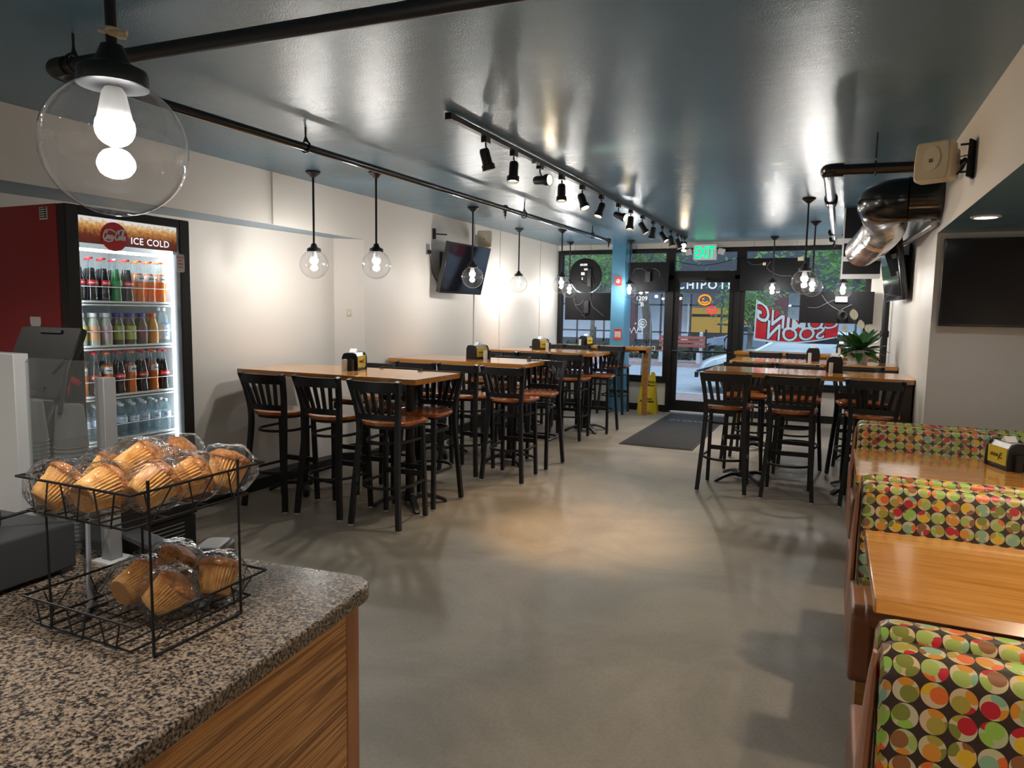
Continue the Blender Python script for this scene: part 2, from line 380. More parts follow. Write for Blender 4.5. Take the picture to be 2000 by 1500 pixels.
def text_geo(txt, size, shear=0., space=1., bold=0.):
    cu = bpy.data.curves.new('t', 'FONT'); cu.body = txt; cu.size = size; cu.shear = shear; cu.align_x = 'CENTER'; cu.align_y = 'CENTER'
    cu.space_character = space; cu.offset = bold; cu.resolution_u = 3
    o = bpy.data.objects.new('t', cu); me = bpy.data.meshes.new_from_object(o)
    vs = [tuple(v.co) for v in me.vertices]; fs = [tuple(p.vertices) for p in me.polygons]
    bpy.data.objects.remove(o); bpy.data.curves.remove(cu); bpy.data.meshes.remove(me)
    return vs, fs
def basis(origin, xdir, ydir):
    x = Vector(xdir).normalized(); y = Vector(ydir).normalized(); z = x.cross(y).normalized()
    return Matrix(((x.x, y.x, z.x, origin[0]), (x.y, y.y, z.y, origin[1]), (x.z, y.z, z.z, origin[2]), (0, 0, 0, 1)))
def put_text(mb, txt, size, T, shear=0., space=1., bold=0., off=.0006):
    vs, fs = text_geo(txt, size, shear, space, bold)
    mb.add([(a, b, off) for a, b, c in vs], fs, T)
def wrap_text(mb, txt, size, r, z, ang=0, shear=0., vertical=False, bold=0.):
    vs, fs = text_geo(txt, size, shear, bold=bold)
    out = []
    for a, b, c in vs:
        if vertical: a, b = -b, a
        t = ang+a/r; out.append((r*math.cos(t), r*math.sin(t), z+b))
    mb.add(out, fs)

H = 2.716; XL = -4.36; YB = 11.42; XR = .65
# ================================================================== SETTING
def quadwall(name, pts, m, flip=False):
    mb = MB(); mb.v = [tuple(p) for p in pts]; mb.face(range(len(pts))); return mb
struct(MB().box(-5.4, 2.2, -4.2, 11.62, -.1, 0).build('floor', M['floor'], smooth=False))
struct(MB().box(-5.4, 2.2, -4.2, 11.6, H, H+.1).build('ceiling', M['ceil'], smooth=False))
wl = MB()
wl.prism([(XL, 5.94), (XL, 8.336), (XL+.012, 8.34), (XL+.012, 11.6), (-5.4, 11.6), (-5.4, -4.2), (-4.9, -4.2), (-4.9, 2.4), (-4.58, 5.74)], 0, 2.28)
wl.box(-5.4, XL, -4.2, 8.336, 2.28, H); wl.box(-5.4, XL+.012, 8.336, 11.6, 2.28, H)
struct(wl.build('wall_left', M['white'], smooth=False))
so = MB(); so.v = [(XL-.001, 5.93, 2.279), (XL-.001, -4.2, 2.279), (-4.9, -4.2, 2.279), (-4.9, 2.4, 2.279), (-4.58, 5.74, 2.279)]; so.face(range(5))
struct(so.build('trim_soffit', M['paleblue'], smooth=False))
sm = MB()
for y in (4.66, 9.1, 10.6): sm.box(XL-.001, XL+.004+(.012 if y > 8 else 0), y, y+.012, 2.285 if y < 6 else .6, H-.002)
struct(sm.build('trim_panel_joints', mat('joint_grey', (.42, .41, .38), .5), smooth=False))
struct(MB().prism([(XL, 5.94), (XL, 11.42), (XL+.03, 11.42), (XL+.03, 5.92), (-4.56, 5.70), (-4.62, 5.72)], 0, .11).box(-4.8, -4.47, 3.3, 5.72, 0, .10).build('baseboard_left', M['blackp'], smooth=False))
# right wall: solid beyond the booths, alcove beside the booths
wr = MB(); wr.box(XR, 2.2, 6.02, 11.6, 0, H); wr.box(XR, 2.2, -4.2, 6.02, 2.2, H); wr.box(1.5, 2.2, -4.2, 6.02, 0, 2.2)
struct(wr.build('wall_right', M['white'], smooth=False))
sr = MB(); sr.v = [(XR+.001, -4.2, 2.199), (XR+.001, 6.019, 2.199), (1.5, 6.019, 2.199), (1.5, -4.2, 2.199)]; sr.face(range(4))
struct(sr.build('ceiling_alcove', M['ceil'], smooth=False))
struct(MB().box(-5.4, 2.2, -4.3, -4.2, 0, H).build('wall_front', M['white'], smooth=False))
struct(MB().box(XR-.012, XR, 6.02, YB, 0, .11).build('baseboard_right', M['blackp'], smooth=False))
# back wall with shop windows: header, knee walls
wb = MB(); wb.box(XL, XR, YB, 11.6, 2.62, H); wb.box(XL, -2.43, YB-.02, 11.6, 0, .5); wb.box(-1.34, XR, YB-.02, 11.6, 0, .5); wb.box(.46, XR, YB-.03, 11.6, .5, 2.62)
struct(wb.build('wall_back', M['white'], smooth=False))
struct(MB().box(XL+.03, -2.42, YB-.04, YB-.02, 0, .11).box(-1.34, XR-.02, YB-.04, YB-.02, 0, .11).build('baseboard_back', M['blackp'], smooth=False))
def window(n, x0, x1, z0, z1, w=.07, sill=True):
    fr = MB(); a, b = YB, YB+.1
    fr.box(x0, x0+w, a, b, z0, z1).box(x1-w, x1, a, b, z0, z1).box(x0+w, x1-w, a, b, z1-w, z1).box(x0+w, x1-w, a, b, z0, z0+w)
    if sill: fr.box(x0, x1, a-.05, a, z0-.03, z0+.02)
    f = fr.build('window_%d' % n, M['frame'], smooth=False); struct(f)
    MB().box(x0+w, x1-w, a+.045, a+.055, z0+w, z1-w).build('glass_pane', M['pane'], f, smooth=False)
    return f
window(1, -4.34, -3.2, .5, 2.63); W2 = window(2, -3.2, -2.43, .5, 2.63); window(3, -1.34, .46, .5, 2.63)
window(4, -2.43, -1.34, 2.2, 2.63, .07, False)
dr = MB(); dr.box(-2.43, -2.36, YB-.03, YB+.1, 0, 2.2).box(-1.42, -1.34, YB-.03, YB+.1, 0, 2.2).box(-2.43, -1.34, YB-.03, YB+.1, 2.14, 2.22)
D1 = struct(dr.build('door_1', M['frame'], smooth=False))
le = MB(); le.box(-2.36, -2.27, YB, YB+.05, .03, 2.14).box(-1.50, -1.42, YB, YB+.05, .03, 2.14).box(-2.27, -1.5, YB, YB+.05, 2.09, 2.14).box(-2.27, -1.5, YB, YB+.05, .03, .2)
le.build('door_leaf', M['frame'], D1, smooth=False)
MB().box(-2.27, -1.5, YB+.02, YB+.03, .2, 2.09).build('glass_pane', M['pane'], D1, smooth=False)
MB().tube([(-2.36, YB-.02, 1.0), (-2.34, YB-.06, 1.0), (-1.46, YB-.06, 1.0), (-1.43, YB-.02, 1.0)], .014).build('push_bar', M['blackgloss'], D1)
MB().tube([(-1.49, YB+.0, 1.02), (-1.53, YB-.05, 1.05), (-1.53, YB-.05, 1.22), (-1.49, YB, 1.26)], .012).build('door_handle', M['blackgloss'], D1)
MB().box(-2.27, -1.85, YB-.08, YB-.02, 2.10, 2.16).tube([(-2.1, YB-.08, 2.12), (-1.9, YB-.2, 2.11), (-1.75, YB-.04, 2.10)], .01).build('door_closer', M['black'], D1)
# window lettering (seen from behind, so mirrored)
dc = MB(); TM = lambda x, z: basis((x, YB+.043, z), (-1, 0, 0), (0, 0, 1)); TP = lambda x, z: basis((x, YB+.043, z), (1, 0, 0), (0, 0, 1))
put_text(dc, '1209', .10, TP(-2.89, 1.83)); put_text(dc, 'B', .10, TP(-2.88, 1.735))
put_text(dc, 'TW', .17, TM(-2.95, 1.30), bold=-.002); put_text(dc, 'DINE-IN', .11, TM(-2.83, 1.02)); put_text(dc, 'R', .05, TM(-2.98, 1.42))
dc.tube([(-2.86+.065*math.cos(a*PI/9), YB+.042, 1.43+.065*math.sin(a*PI/9)) for a in range(18)], .006, 6, closed=True)
dc.tube([(-2.86+.03*math.cos(a*PI/9), YB+.042, 1.43+.03*math.sin(a*PI/9)) for a in range(18)], .006, 6, closed=True)
dc.box(-3.11, -3.105, YB+.041, YB+.044, .9, 1.65).box(-2.73, -2.727, YB+.041, YB+.044, 1.05, 1.5)
dc.build('window_lettering', M['whitel'], W2, smooth=False)
# blue column
struct(MB().box(-3.28, -3.06, 11.03, YB, 0, H).build('column_blue', M['blue'], smooth=False))
M_alarm = mat('fire_alarm_red', (.55, .02, .02), .4)
t = thing('fire_alarm', 'red fire alarm strobe high on the blue column', 'alarm', (-3.16, 11.03, 2.09))
MB().rbox(-.05, .05, -.035, 0, -.07, .07, .012, ax='y').build('housing', M_alarm, t)
MB().tube([(.028*math.cos(a*PI/6), -.037, .005+.028*math.sin(a*PI/6)) for a in range(12)], .006, 6, closed=True).sphere((0, -.036, .005), .014, 10, 6).build('strobe_lens', M['whitep'], t)
t = thing('extinguisher_sign', 'small red and pale instruction sign on the blue column below the fire alarm', 'sign', (-3.15, 11.03, 1.25))
MB().box(-.06, .06, -.006, 0, -.085, .085).build('panel', M_alarm, t)
e = MB().box(-.045, .045, -.008, -.006, -.05, .045)
e.build('printed_panel', M['paper'], t); e = MB()
for k in range(5): e.box(-.035, .035, -.009, -.008, .03-k*.018, .036-k*.018)
put_text(e, 'FIRE', .035, basis((0, -.007, .064), (1, 0, 0), (0, 0, 1))); e.build('lettering', M['ink'], t)

# ================================================================== TABLES
def table_base(parent, x, y, h):
    ang = random.uniform(-.08, .08)
    MB().lathe([(.038, .05), (.038, h-.02)], 20, Matrix.Translation((x, y, 0))).build('column', M['black'], parent)
    b = MB(); b.lathe([(.06, .04), (.06, .075), (.045, .095), (.04, .1)], 20, Matrix.Translation((x, y, 0)))
    for k in range(4):
        a = ang+PI/4+k*PI/2; d = Vector((math.cos(a), math.sin(a), 0)); o = Vector((x, y, 0))
        b.sweep([o+d*.04+Vector((0, 0, .065)), o+d*.14+Vector((0, 0, .07)), o+d*.23+Vector((0, 0, .045)), o+d*.29+Vector((0, 0, .018)), o+d*.305+Vector((0, 0, .008))],
                [(-.03, -.012), (.03, -.012), (.022, .014), (-.022, .014)], scales=[1.1, 1, .95, .9, .5])
    b.build('cross_base', M['black'], parent)
    MB().box(x-.2, x+.2, y-.03, y+.03, h-.05, h-.042).box(x-.03, x+.03, y-.2, y+.2, h-.05, h-.042).build('top_plate', M['black'], parent)
def bar_table(x0, x1, y0, y1, label, bases, h=1.067):
    t = thing('bar_table', label, 'table', ((x0+x1)/2, (y0+y1)/2, 0), 0, 'bar height tables')
    cx, cy = (x0+x1)/2, (y0+y1)/2
    MB().rbox(x0-cx, x1-cx, y0-cy, y1-cy, h-.042, h, .012).build('tabletop', M['wtop'], t, bevel=.003)
    for bx, by in bases: table_base(t, bx-cx, by-cy, h)
    return t
bar_table(-4.565, -2.79, 4.43, 5.155, 'honey-coloured wooden bar table nearest the camera along the left wall', [(-3.07, 4.79), (-4.15, 4.79)])
bar_table(-4.345, -2.754, 6.34, 7.09, 'second honey-coloured wooden bar table from the camera along the left wall', [(-3.05, 6.7), (-3.9, 6.7)])
bar_table(-4.33, -2.73, 8.60, 9.36, 'third honey-coloured wooden bar table along the left wall, nearest the window', [(-2.98, 8.98), (-3.9, 8.98)])
bar_table(-1.07, .645, 6.70, 7.41, 'front honey-coloured wooden bar table on the right, beside the right wall', [(-.72, 7.0), (.28, 7.0)])
bar_table(-1.07, .645, 8.41, 9.08, 'rear honey-coloured wooden bar table on the right that carries the potted plant', [(-.72, 8.75), (.3, 8.75)])
t = thing('window_counter', 'narrow wooden counter with square legs at the left shop window', 'counter', (-3.45, 10.84, 0), 0, 'window counters')
MB().box(-.87, .87, -.2, .2, 1.025, 1.067).build('countertop', M['wtop'], t, bevel=.003)
for x in (-.8, .82): MB().box(x-.036, x+.036, -.036, .036, 0, .985).build('leg', M['wside'], t, bevel=.002)
MB().box(-.8, .855, -.17, -.15, .985, 1.025).box(.75, .86, -.17, .17, .985, 1.025).build('apron', M['wside'], t)
t = thing('window_counter', 'narrow wooden counter with square legs at the right shop window', 'counter', (-.36, 10.75, 0), 0, 'window counters')
MB().box(-.92, .98, -.2, .2, 1.025, 1.067).build('countertop', M['wtop'], t, bevel=.003)
for x in (-.85, .92): MB().box(x-.036, x+.036, -.036, .036, 0, .985).build('leg', M['wside'], t, bevel=.002)
MB().box(-.9, .9, -.17, -.15, .985, 1.025).build('apron', M['wside'], t)
# steel end supports of the two right tables against the wall
for y in (7.05, 8.75):
    tag(MB().box(XR-.13, XR-.015, y-.3, y+.3, 0, 1.02).build('wall_support_panel', mat('dark_brown_panel', (.07, .055, .05), .4), smooth=False),
        'dark brown support panel under the wall end of the %s right bar table' % ('front' if y < 8 else 'rear'), 'support panel')

# ================================================================== BAR STOOLS
def make_stool():
    t = thing('bar_stool', 'x', 'bar stool', (0, 0, 0), 0, 'slat-back bar stools')
    sp = []
    for cx, cy, a0, r, sx in ((.165, .165, 0, .05, 1), (-.165, .165, PI/2, .05, 1)):
        for i in range(6): a = a0+PI/2*i/5; sp.append((cx+r*math.cos(a), cy+r*math.sin(a)))
    for i in range(13):
        a = PI+PI*i/12; sp.append((.205*math.cos(a), -.02+.175*math.sin(a)))
    MB().prism(sp, .747, .775).build('seat', M['seat'], t, bevel=.007)
    MB().prism([(x*.88, y*.88) for x, y in sp], .724, .747).build('seat_frame', M['black'], t)
    for sx in (-1, 1):
        f = MB().bar([(sx*.165, .175, .74), (sx*.178, .205, .012)], .031, .031, up=(0, 1, 0)).build('leg', M['black'], t)
        MB().lathe([(.012, 0), (.016, .004), (.016, .014)], 10, Matrix.Translation((sx*.178, .205, 0))).build('glide', M['whitep'], f)
        pts = curve_pts([(sx*.205, -.215, .012), (sx*.182, -.19, .35), (sx*.166, -.165, .62), (sx*.166, -.163, .78), (sx*.182, -.185, .93), (sx*.205, -.225, 1.08)], 4)
        b = MB().bar(pts, .034, .034, up=(0, 1, 0)).build('leg', M['black'], t)
        MB().lathe([(.012, 0), (.017, .004), (.017, .014)], 10, Matrix.Translation((sx*.205, -.215, 0))).build('glide', M['whitep'], b)
    def hoop(z, rx, ry, y0):
        return [(sx_*.0+rx*math.cos(a), y0+ry*math.sin(a), z) for a in [PI*1.0+PI*i/16 for i in range(17)] for sx_ in (1,)]
    MB().bar([(-.178, .195, .30)]+hoop(.30, .195, .20, -.015)+[(.178, .195, .30)], .012, .02).build('foot_ring', M['black'], t)
    MB().bar([(-.166, .17, .625)]+hoop(.625, .165, .165, -.015)+[(.166, .17, .625)], .012, .02).build('seat_ring', M['black'], t)
    MB().box(-.165, .165, .185, .205, .32, .36).build('footrest_bar', M['black'], t)
    MB().bar([(-.2+.4*i/8, -.222-.028*math.sin(PI*i/8), 1.037) for i in range(9)], .018, .072).build('top_rail', M['black'], t)
    MB().bar([(-.168+.336*i/8, -.168-.022*math.sin(PI*i/8), .812) for i in range(9)], .018, .044).build('bottom_rail', M['black'], t)
    for k in range(5):
        u = (k-2)/2.
        b = .022*math.cos(u*.8)
        MB().bar([(u*.106, -.166-b, .828), (u*.142, -.220-b*1.2, 1.03)], .030, .012, up=(0, 1, 0)).build('slat', M['black'], t)
    return t
stool = make_stool(); used = [False]
def put_stool(x, y, face, label, tilt=0):
    rz = (0 if face > 0 else PI)+tilt
    if not used[0]:
        used[0] = True; KIDS[stool.name] = [(c, kids(c)) for c in kids(stool)]
        stool.location = (x, y, 0); stool.rotation_euler = (0, 0, rz); stool['label'] = label
    else: dup(stool, (x, y, 0), rz, label)
pos3 = ('wall-side', 'middle', 'aisle-side')
for xs, y, nm in (((-3.985, -3.475, -2.945), 4.33, 'nearest left'), ((-3.67, -3.215, -2.735), 6.03, 'second left'), ((-3.83, -3.395, -2.965), 8.32, 'third left')):
    for k, x in enumerate(xs): put_stool(x, y+(.03 if k == 1 else 0), 1, 'black slat-back bar stool, %s seat on the camera side of the %s bar table' % (pos3[k], nm), (.02, -.01, .015)[k])
for xs, ys, nm in (((-3.91, -3.43, -2.985), (5.30, 5.0, 4.915), 'nearest left'), ((-3.85, -3.30, -2.72), (7.5, 7.1, 6.66), 'second left'), ((-3.85, -3.30, -2.80), (9.35, 9.2, 9.0), 'third left')):
    for k, x in enumerate(xs): put_stool(x, ys[k], -1, 'black slat-back bar stool, %s seat on the window side of the %s bar table' % (pos3[k], nm), (-.03, .04, .01)[k])
for k, x in enumerate((-4.1, -3.66, -3.11)): put_stool(x, 10.86-.08, 1, 'black slat-back bar stool at the left window counter, %s' % ('nearest the wall', 'in the middle', 'nearest the door')[k])
pr3 = ('aisle-side', 'middle', 'wall-side')
for k, x in enumerate((-.835, -.295, .34)): put_stool(x, 6.58, 1, 'black slat-back bar stool, %s seat on the camera side of the front right bar table' % pr3[k], (0, .02, -.03)[k])
for k, x in enumerate((-.80, -.27, .27)): put_stool(x, 7.62-.05*k, -1, 'black slat-back bar stool, %s seat on the window side of the front right bar table' % pr3[k], (.15, -.1, .25)[k])
for k, x in enumerate((-.77, -.33, .28)): put_stool(x, 8.28, 1, 'black slat-back bar stool, %s seat on the camera side of the rear right bar table' % pr3[k])
for k, x in enumerate((-.84, -.36)): put_stool(x, 10.62, 1, 'black slat-back bar stool at the right window counter, %s' % ('nearest the door', 'second from the door')[k])

# ================================================================== NAPKIN DISPENSERS, SHAKERS
def make_dispenser():
    t = thing('napkin_dispenser', 'x', 'napkin dispenser', (0, 0, 0), 0, 'napkin dispensers on the tables')
    pts = [(-.06, .0), (.06, .0), (.058, .10), (.045, .128), (.02, .135), (-.02, .135), (-.045, .128), (-.058, .10)]
    MB().prism(pts, -.085, -.07, 'y').prism(pts, .07, .085, 'y').box(-.055, .055, -.07, .07, 0, .02).build('end_caps', M['blackp'], t, bevel=.004)
    MB().prism([(-.05, .02), (.05, .02), (.05, .1), (.03, .13), (-.03, .13), (-.05, .1)], -.07, .07, 'y').build('body', M['steel'], t)
    for s in (-1, 1):
        p = MB().box(s*.051 if s > 0 else -.055, .055 if s > 0 else -.051, -.066, .066, .022, .108).build('advert_panel', M['yellow'], t)
        q = MB(); T = basis((s*.0555, 0, .065), (0, s, 0), (0, 0, 1)); 
        for a_ in range(5): q.tube([(-.042+a_*.011, -.008, .001), (-.040+a_*.011, .008, .001), (-.035+a_*.011, -.006, .001)], .0012, 4, T=T)
        q.tube(curve_pts([(.012, -.022, .001), (.016, -.004, .001), (.024, .012, .001), (.034, .016, .001), (.030, .002, .001), (.018, -.002, .001)], 4), .0014, 4, T=T).tube(curve_pts([(.016, -.004, .001), (.03, -.012, .001), (.038, -.006, .001)], 4), .0014, 4, T=T)
        q.build('advert_lettering', M['ink'], p)
    MB().prism([(-.02, 0), (.0, .028), (.022, .004)], -.03, .02, 'x', Matrix.Translation((0, 0, .132))).build('napkin', M['paper'], t)
    return t
def make_shaker(name, m, label, loc, grp):
    t = thing(name, label, 'shaker', loc, 0, grp)
    MB().rbox(-.018, .018, -.018, .018, 0, .085, .006).build('body', m, t)
    MB().rbox(-.0175, .0175, -.0175, .0175, .085, .095, .006).build('cap', m, t)
    return t
disp = make_dispenser(); disp.scale = (1.2, 1.28, 1.12)
dl = [((-3.70, 4.90, 1.067), .25, 'on the nearest left bar table'), ((-3.50, 6.80, 1.067), -.25, 'on the second left bar table'), ((-3.70, 9.1, 1.067), -.3, 'on the third left bar table'),
      ((-3.62, 10.86, 1.067), -.2, 'on the left window counter'), ((.03, 7.25, 1.067), .0, 'on the front right bar table'), ((-.20, 9.0, 1.067), .0, 'on the rear right bar table'),
      ((.12, 10.8, 1.067), 0, 'on the right window counter'), ((.93, 4.66, .76), .35, 'on the far booth table')]
KIDS[disp.name] = [(c, kids(c)) for c in kids(disp)]
for i, (l, rz, w) in enumerate(dl):
    lab = 'black napkin dispenser with yellow advert panel '+w
    if i == 0: disp.location = l; disp.rotation_euler = (0, 0, rz); disp['label'] = lab
    else: dup(disp, l, rz, lab)
    c, s_ = math.cos(rz), math.sin(rz)
    wl_, bl_ = ('white salt shaker in front of the napkin dispenser '+w, 'black pepper shaker in front of the napkin dispenser '+w)
    if i == 0:
        wsh = make_shaker('salt_shaker', M['whitep'], wl_, (0, 0, 0), 'white shakers'); bsh = make_shaker('pepper_shaker', M['blackp'], bl_, (0, 0, 0), 'black shakers')
        wsh.location = (l[0]-.03*c+.14*s_, l[1]-.03*s_-.14*c, l[2]); bsh.location = (l[0]+.03*c+.14*s_, l[1]+.03*s_-.14*c, l[2])
    else:
        k = 1 if i in (1, 2) else (-1 if i < 7 else 1)
        ox = .03*k
        if i == 7: dup(wsh, (l[0]+.075, l[1]-.115, l[2]), rz, wl_); dup(bsh, (l[0]+.02, l[1]-.12, l[2]), rz, bl_); continue
        if i in (1, 2): dup(wsh, (l[0]+.11, l[1]-.03, l[2]), rz, wl_); dup(bsh, (l[0]+.12, l[1]+.03, l[2]), rz, bl_); continue
        dup(wsh, (l[0]+ox*c+.14*s_, l[1]+ox*s_-.14*c, l[2]), rz, wl_)
        if i not in (4, 5): dup(bsh, (l[0]-ox*c+.14*s_, l[1]-ox*s_-.14*c, l[2]), rz, bl_)
# ================================================================== POTTED PLANT
def plant():
    t = thing('potted_plant', 'peace lily with white flowers in a white pot on the rear right bar table', 'plant', (.27, 8.86, 1.067))
    MB().lathe([(.095, 0), (.125, .15), (.118, .15), (.112, .12)], 28).build('pot', M['whitep'], t)
    MB().lathe([(.001, .13), (.113, .13)], 24, cap=False).build('soil', M['bark'], t)
    lf = MB(); rnd = random.Random(3)
    for i in range(75):
        a = rnd.uniform(0, 2*PI); L = rnd.uniform(.17, .33); up = rnd.uniform(.3, 1.35); w = rnd.uniform(.034, .052)
        d = Vector((math.cos(a), math.sin(a), 0)); s_ = Vector((-d.y, d.x, 0)); base = Vector((rnd.uniform(-.05, .05), rnd.uniform(-.05, .05), .12))
        prev = []
        for k in range(7):
            u = k/6; p = base+d*(L*u*math.cos(up*(1-u*.55))*1.0)+Vector((0, 0, L*math.sin(up)*u-L*.55*u*u*(1.35-up)*1.3))
            ww = w*max(.02, math.sin(PI*max(0, (u-.3)/.7))**.8) if u > .3 else .003
            prev.append((p+s_*ww, p-Vector((0, 0, ww*.3)), p-s_*ww))
        b = len(lf.v)
        for tri in prev: lf.v.extend([tuple(q) for q in tri])
        for k in range(6):
            for j in (0, 1): lf.face((b+k*3+j, b+k*3+j+1, b+(k+1)*3+j+1, b+(k+1)*3+j))
    lf.build('leaves', M['leaf'], t)
    for (x, y, z, h) in ((-.06, -.03, .50, .13), (.02, .0, .40, .11), (.09, -.02, .36, .10), (-.14, 0, .36, .09)):
        f = MB(); f.tube(curve_pts([(x*.3, y, .12), (x*.7, y, z*.6), (x, y, z)], 4), .003, 6)
        f.build('flower_stem', M['leaf'], t)
        g = MB(); prof = []
        for k in range(8):
            u = k/7; ww = h*.33*math.sin(PI*u)**.7 if 0 < u < 1 else .001; c = Vector((x-.02*u, y-.01, z-.02+h*u))
            prof.append((c+Vector((-ww, 0, 0)), c+Vector((0, .012, 0)), c+Vector((ww, 0, 0))))
        for tri in prof: g.v.extend([tuple(q) for q in tri])
        for k in range(7):
            for j in (0, 1): g.face((k*3+j, k*3+j+1, (k+1)*3+j+1, (k+1)*3+j))
        g.build('flower', M['spathe'], t)
plant()

# ================================================================== BOOTHS
def booth_unit(n, yb, label, bench=True, zt=.9, x1=1.49):
    x0 = {'A': .13, 'B': .15, 'C': .182}[n]
    t = thing('booth_bench', label, 'booth bench', (0, yb, 0), 0, 'booth benches')
    def cushion(name, prof, ins=.0):
        # prof is a closed y-z outline, swept along x with arc length UVs; rounded ends
        mb = MB(); n_ = len(prof); L = [0]
        for i in range(n_): a, b = prof[i], prof[(i+1) % n_]; L.append(L[-1]+math.hypot(b[0]-a[0], b[1]-a[1]))
        cy = sum(p[0] for p in prof)/n_; cz = sum(p[1] for p in prof)/n_
        rings = [(x0+.00, .03), (x0+.006, .012), (x0+.02, .003), (x0+.04, 0), (x1, 0)]
        for xx, inset in rings:
            for (py, pz) in prof:
                dy, dz = py-cy, pz-cz; l = math.hypot(dy, dz); mb.v.append((xx, py-dy/l*inset, pz-dz/l*inset))
        for r in range(len(rings)-1):
            for i in range(n_):
                k = (i+1) % n_; xa, xb = rings[r][0], rings[r+1][0]
                mb.face((r*n_+i, (r+1)*n_+i, (r+1)*n_+k, r*n_+k), [(xa, L[i]), (xb, L[i]), (xb, L[i+1]), (xa, L[i+1])])
        mb.face(tuple(range(n_)), [(p[0], p[1]) for p in prof])
        mb.face(tuple((len(rings)-1)*n_+i for i in range(n_))[::-1])
        return mb.build(name, M['fab'], t)
    def rnd(pts, r=.03):
        out = []
        n_ = len(pts)
        for i in range(n_):
            p = Vector(pts[i]); a = Vector(pts[i-1]); b = Vector(pts[(i+1) % n_])
            u = (a-p); v = (b-p); rr = min(r, u.length*.45, v.length*.45); u.normalize(); v.normalize()
            for k in range(5):
                tt = k/4; out.append(tuple((p+u*rr)*(1-tt)**2+2*p*tt*(1-tt)+(p+v*rr)*tt**2))
        return out
    # camera-facing cushion (slopes towards the camera lower down) and the one behind it
    front = rnd([(.005, zt-.012), (-.10, zt-.02), (-.22, .45), (-.20, .36), (.0, .36)], .04)
    back = rnd([(.11, zt-.01), (.008, zt), (.004, .36), (.20, .36), (.22, .45)], .04)
    if n != 'A' or True: cushion('front_back_cushion', front)
    cushion('rear_back_cushion', back)
    for s in (-1, 1):
        if n == 'C' and s > 0 and False: continue
        y0, y1 = (-.68, -.17) if s < 0 else (.17, .68)
        MB().rbox(x0+.02, 1.49, -.50 if s < 0 else .17, -.17 if s < 0 else .50, .40, .48, .035, 4, 'x').build('seat_cushion', M['vinyl'], t, bevel=.01)
        a, b = (y0, -.14) if s < 0 else (.14, y1)
        MB().rbox(x0-.026, x0+.05, -.50 if s < 0 else .1, -.1 if s < 0 else .50, .18, .475, .05, 5, 'x').build('seat_end_roll', M['vinyl'], t, bevel=.012)
        MB().box(x0+.005, 1.49, -.47 if s < 0 else .1, -.1 if s < 0 else .47, .0, .40).build('plinth', M['wside'], t)
    # tapered wooden end boards
    bo = []
    for k in range(15):
        a = 2*PI*k/14
    for s, yy in ((-1, -.05),):
        path = [(x0-.018, yy+s*.08, .19), (x0-.020, yy+s*.06, .38), (x0-.018, yy+s*.03, .64), (x0-.008, yy-s*.0, .865)]
        MB().sweep(curve_pts(path, 5), [(.014*math.cos(a), .045*math.sin(a)) if True else 0 for a in [2*PI*i/10 for i in range(10)]], up=(0, 1, 0),
                   scales=[.7, .9, 1, 1.05, 1.1, 1.1, 1.1, 1.1, 1.1, 1.1, 1.05, 1, .95, .85, .7, .35][:16]).build('end_board', M['bwood'], t)
    return t
booth_unit('C', 5.18, 'far booth bench in multicoloured circle upholstery, below the wall-mounted screen')
booth_unit('B', 3.38, 'middle booth bench in multicoloured circle upholstery, between the two booth tables')
booth_unit('A', 1.70, 'nearest booth bench in multicoloured circle upholstery, at the bottom right corner')
for nm, y0, y1 in (('near', 2.26, 3.0), ('far', 4.05, 4.86)):
    t = thing('booth_table', '%s booth table with glossy orange-brown wooden top' % nm, 'table', (.8, (y0+y1)/2, 0), 0, 'booth tables')
    d = (y1-y0)/2
    MB().rbox(-.645, .69, -d, d, .715, .76, .007).build('tabletop', M['wtop'], t, bevel=.004)
    MB().box(-.2, -.12, -.04, .04, .03, .715).box(-.2, -.12, -.25, .25, 0, .03).box(-.4, .1, -.04, .04, 0, .03).build('pedestal', M['black'], t)

# ================================================================== SCREENS
t = thing('television', 'large black flat screen on the alcove wall above the far booth', 'television', (1.17, 6.02, 1.84))
MB().box(-.48, .9, -.07, -.02, -.312, .312).build('casing', M['blackgloss'], t, bevel=.004)
MB().box(-.465, .885, -.0715, -.07, -.295, .3).build('screen', M['screenm'], t)
MB().box(-.3, .3, -.02, 0, -.2, .2).build('wall_mount', M['black'], t)
# left wall tv, tipped downwards and swivelled
t = thing('television', 'black flat television tilted down from a wall mount on the left wall', 'television', (-4.12, 7.63, 2.085))
t.rotation_euler = (0, 0, math.radians(90-4))
t.rotation_mode = 'XYZ'
tv = Matrix.Rotation(math.radians(14), 4, 'X')
MB().box(-.465, .465, -.03, .03, -.30, .30, tv).build('casing', M['blackgloss'], t, bevel=.004)
MB().box(-.45, .45, -.0315, -.03, -.275, .285, tv).build('screen', M['screen'], t)
MB().box(-.08, .08, .03, .20, -.08, .10).box(-.2, .2, .205, .225, -.2, .2).build('wall_mount', M['black'], t)
# right wall tv seen edge-on
t = thing('television', 'black television seen edge-on, mounted high on the right wall near the window', 'television', (.50, 8.05, 2.10))
t.rotation_euler = (0, 0, math.radians(-90+4))
tv = Matrix.Rotation(math.radians(9), 4, 'X')
MB().rbox(-.55, .55, -.03, .035, -.35, .35, .03, 4, 'z', tv).build('casing', M['blackgloss'], t, bevel=.012)
MB().box(-.53, .53, -.032, -.03, -.315, .33, tv).build('screen', M['screen'], t)
MB().box(-.06, .06, .03, .12, -.1, .1).box(-.2, .2, .11, .13, -.25, .2).build('wall_mount', M['black'], t)
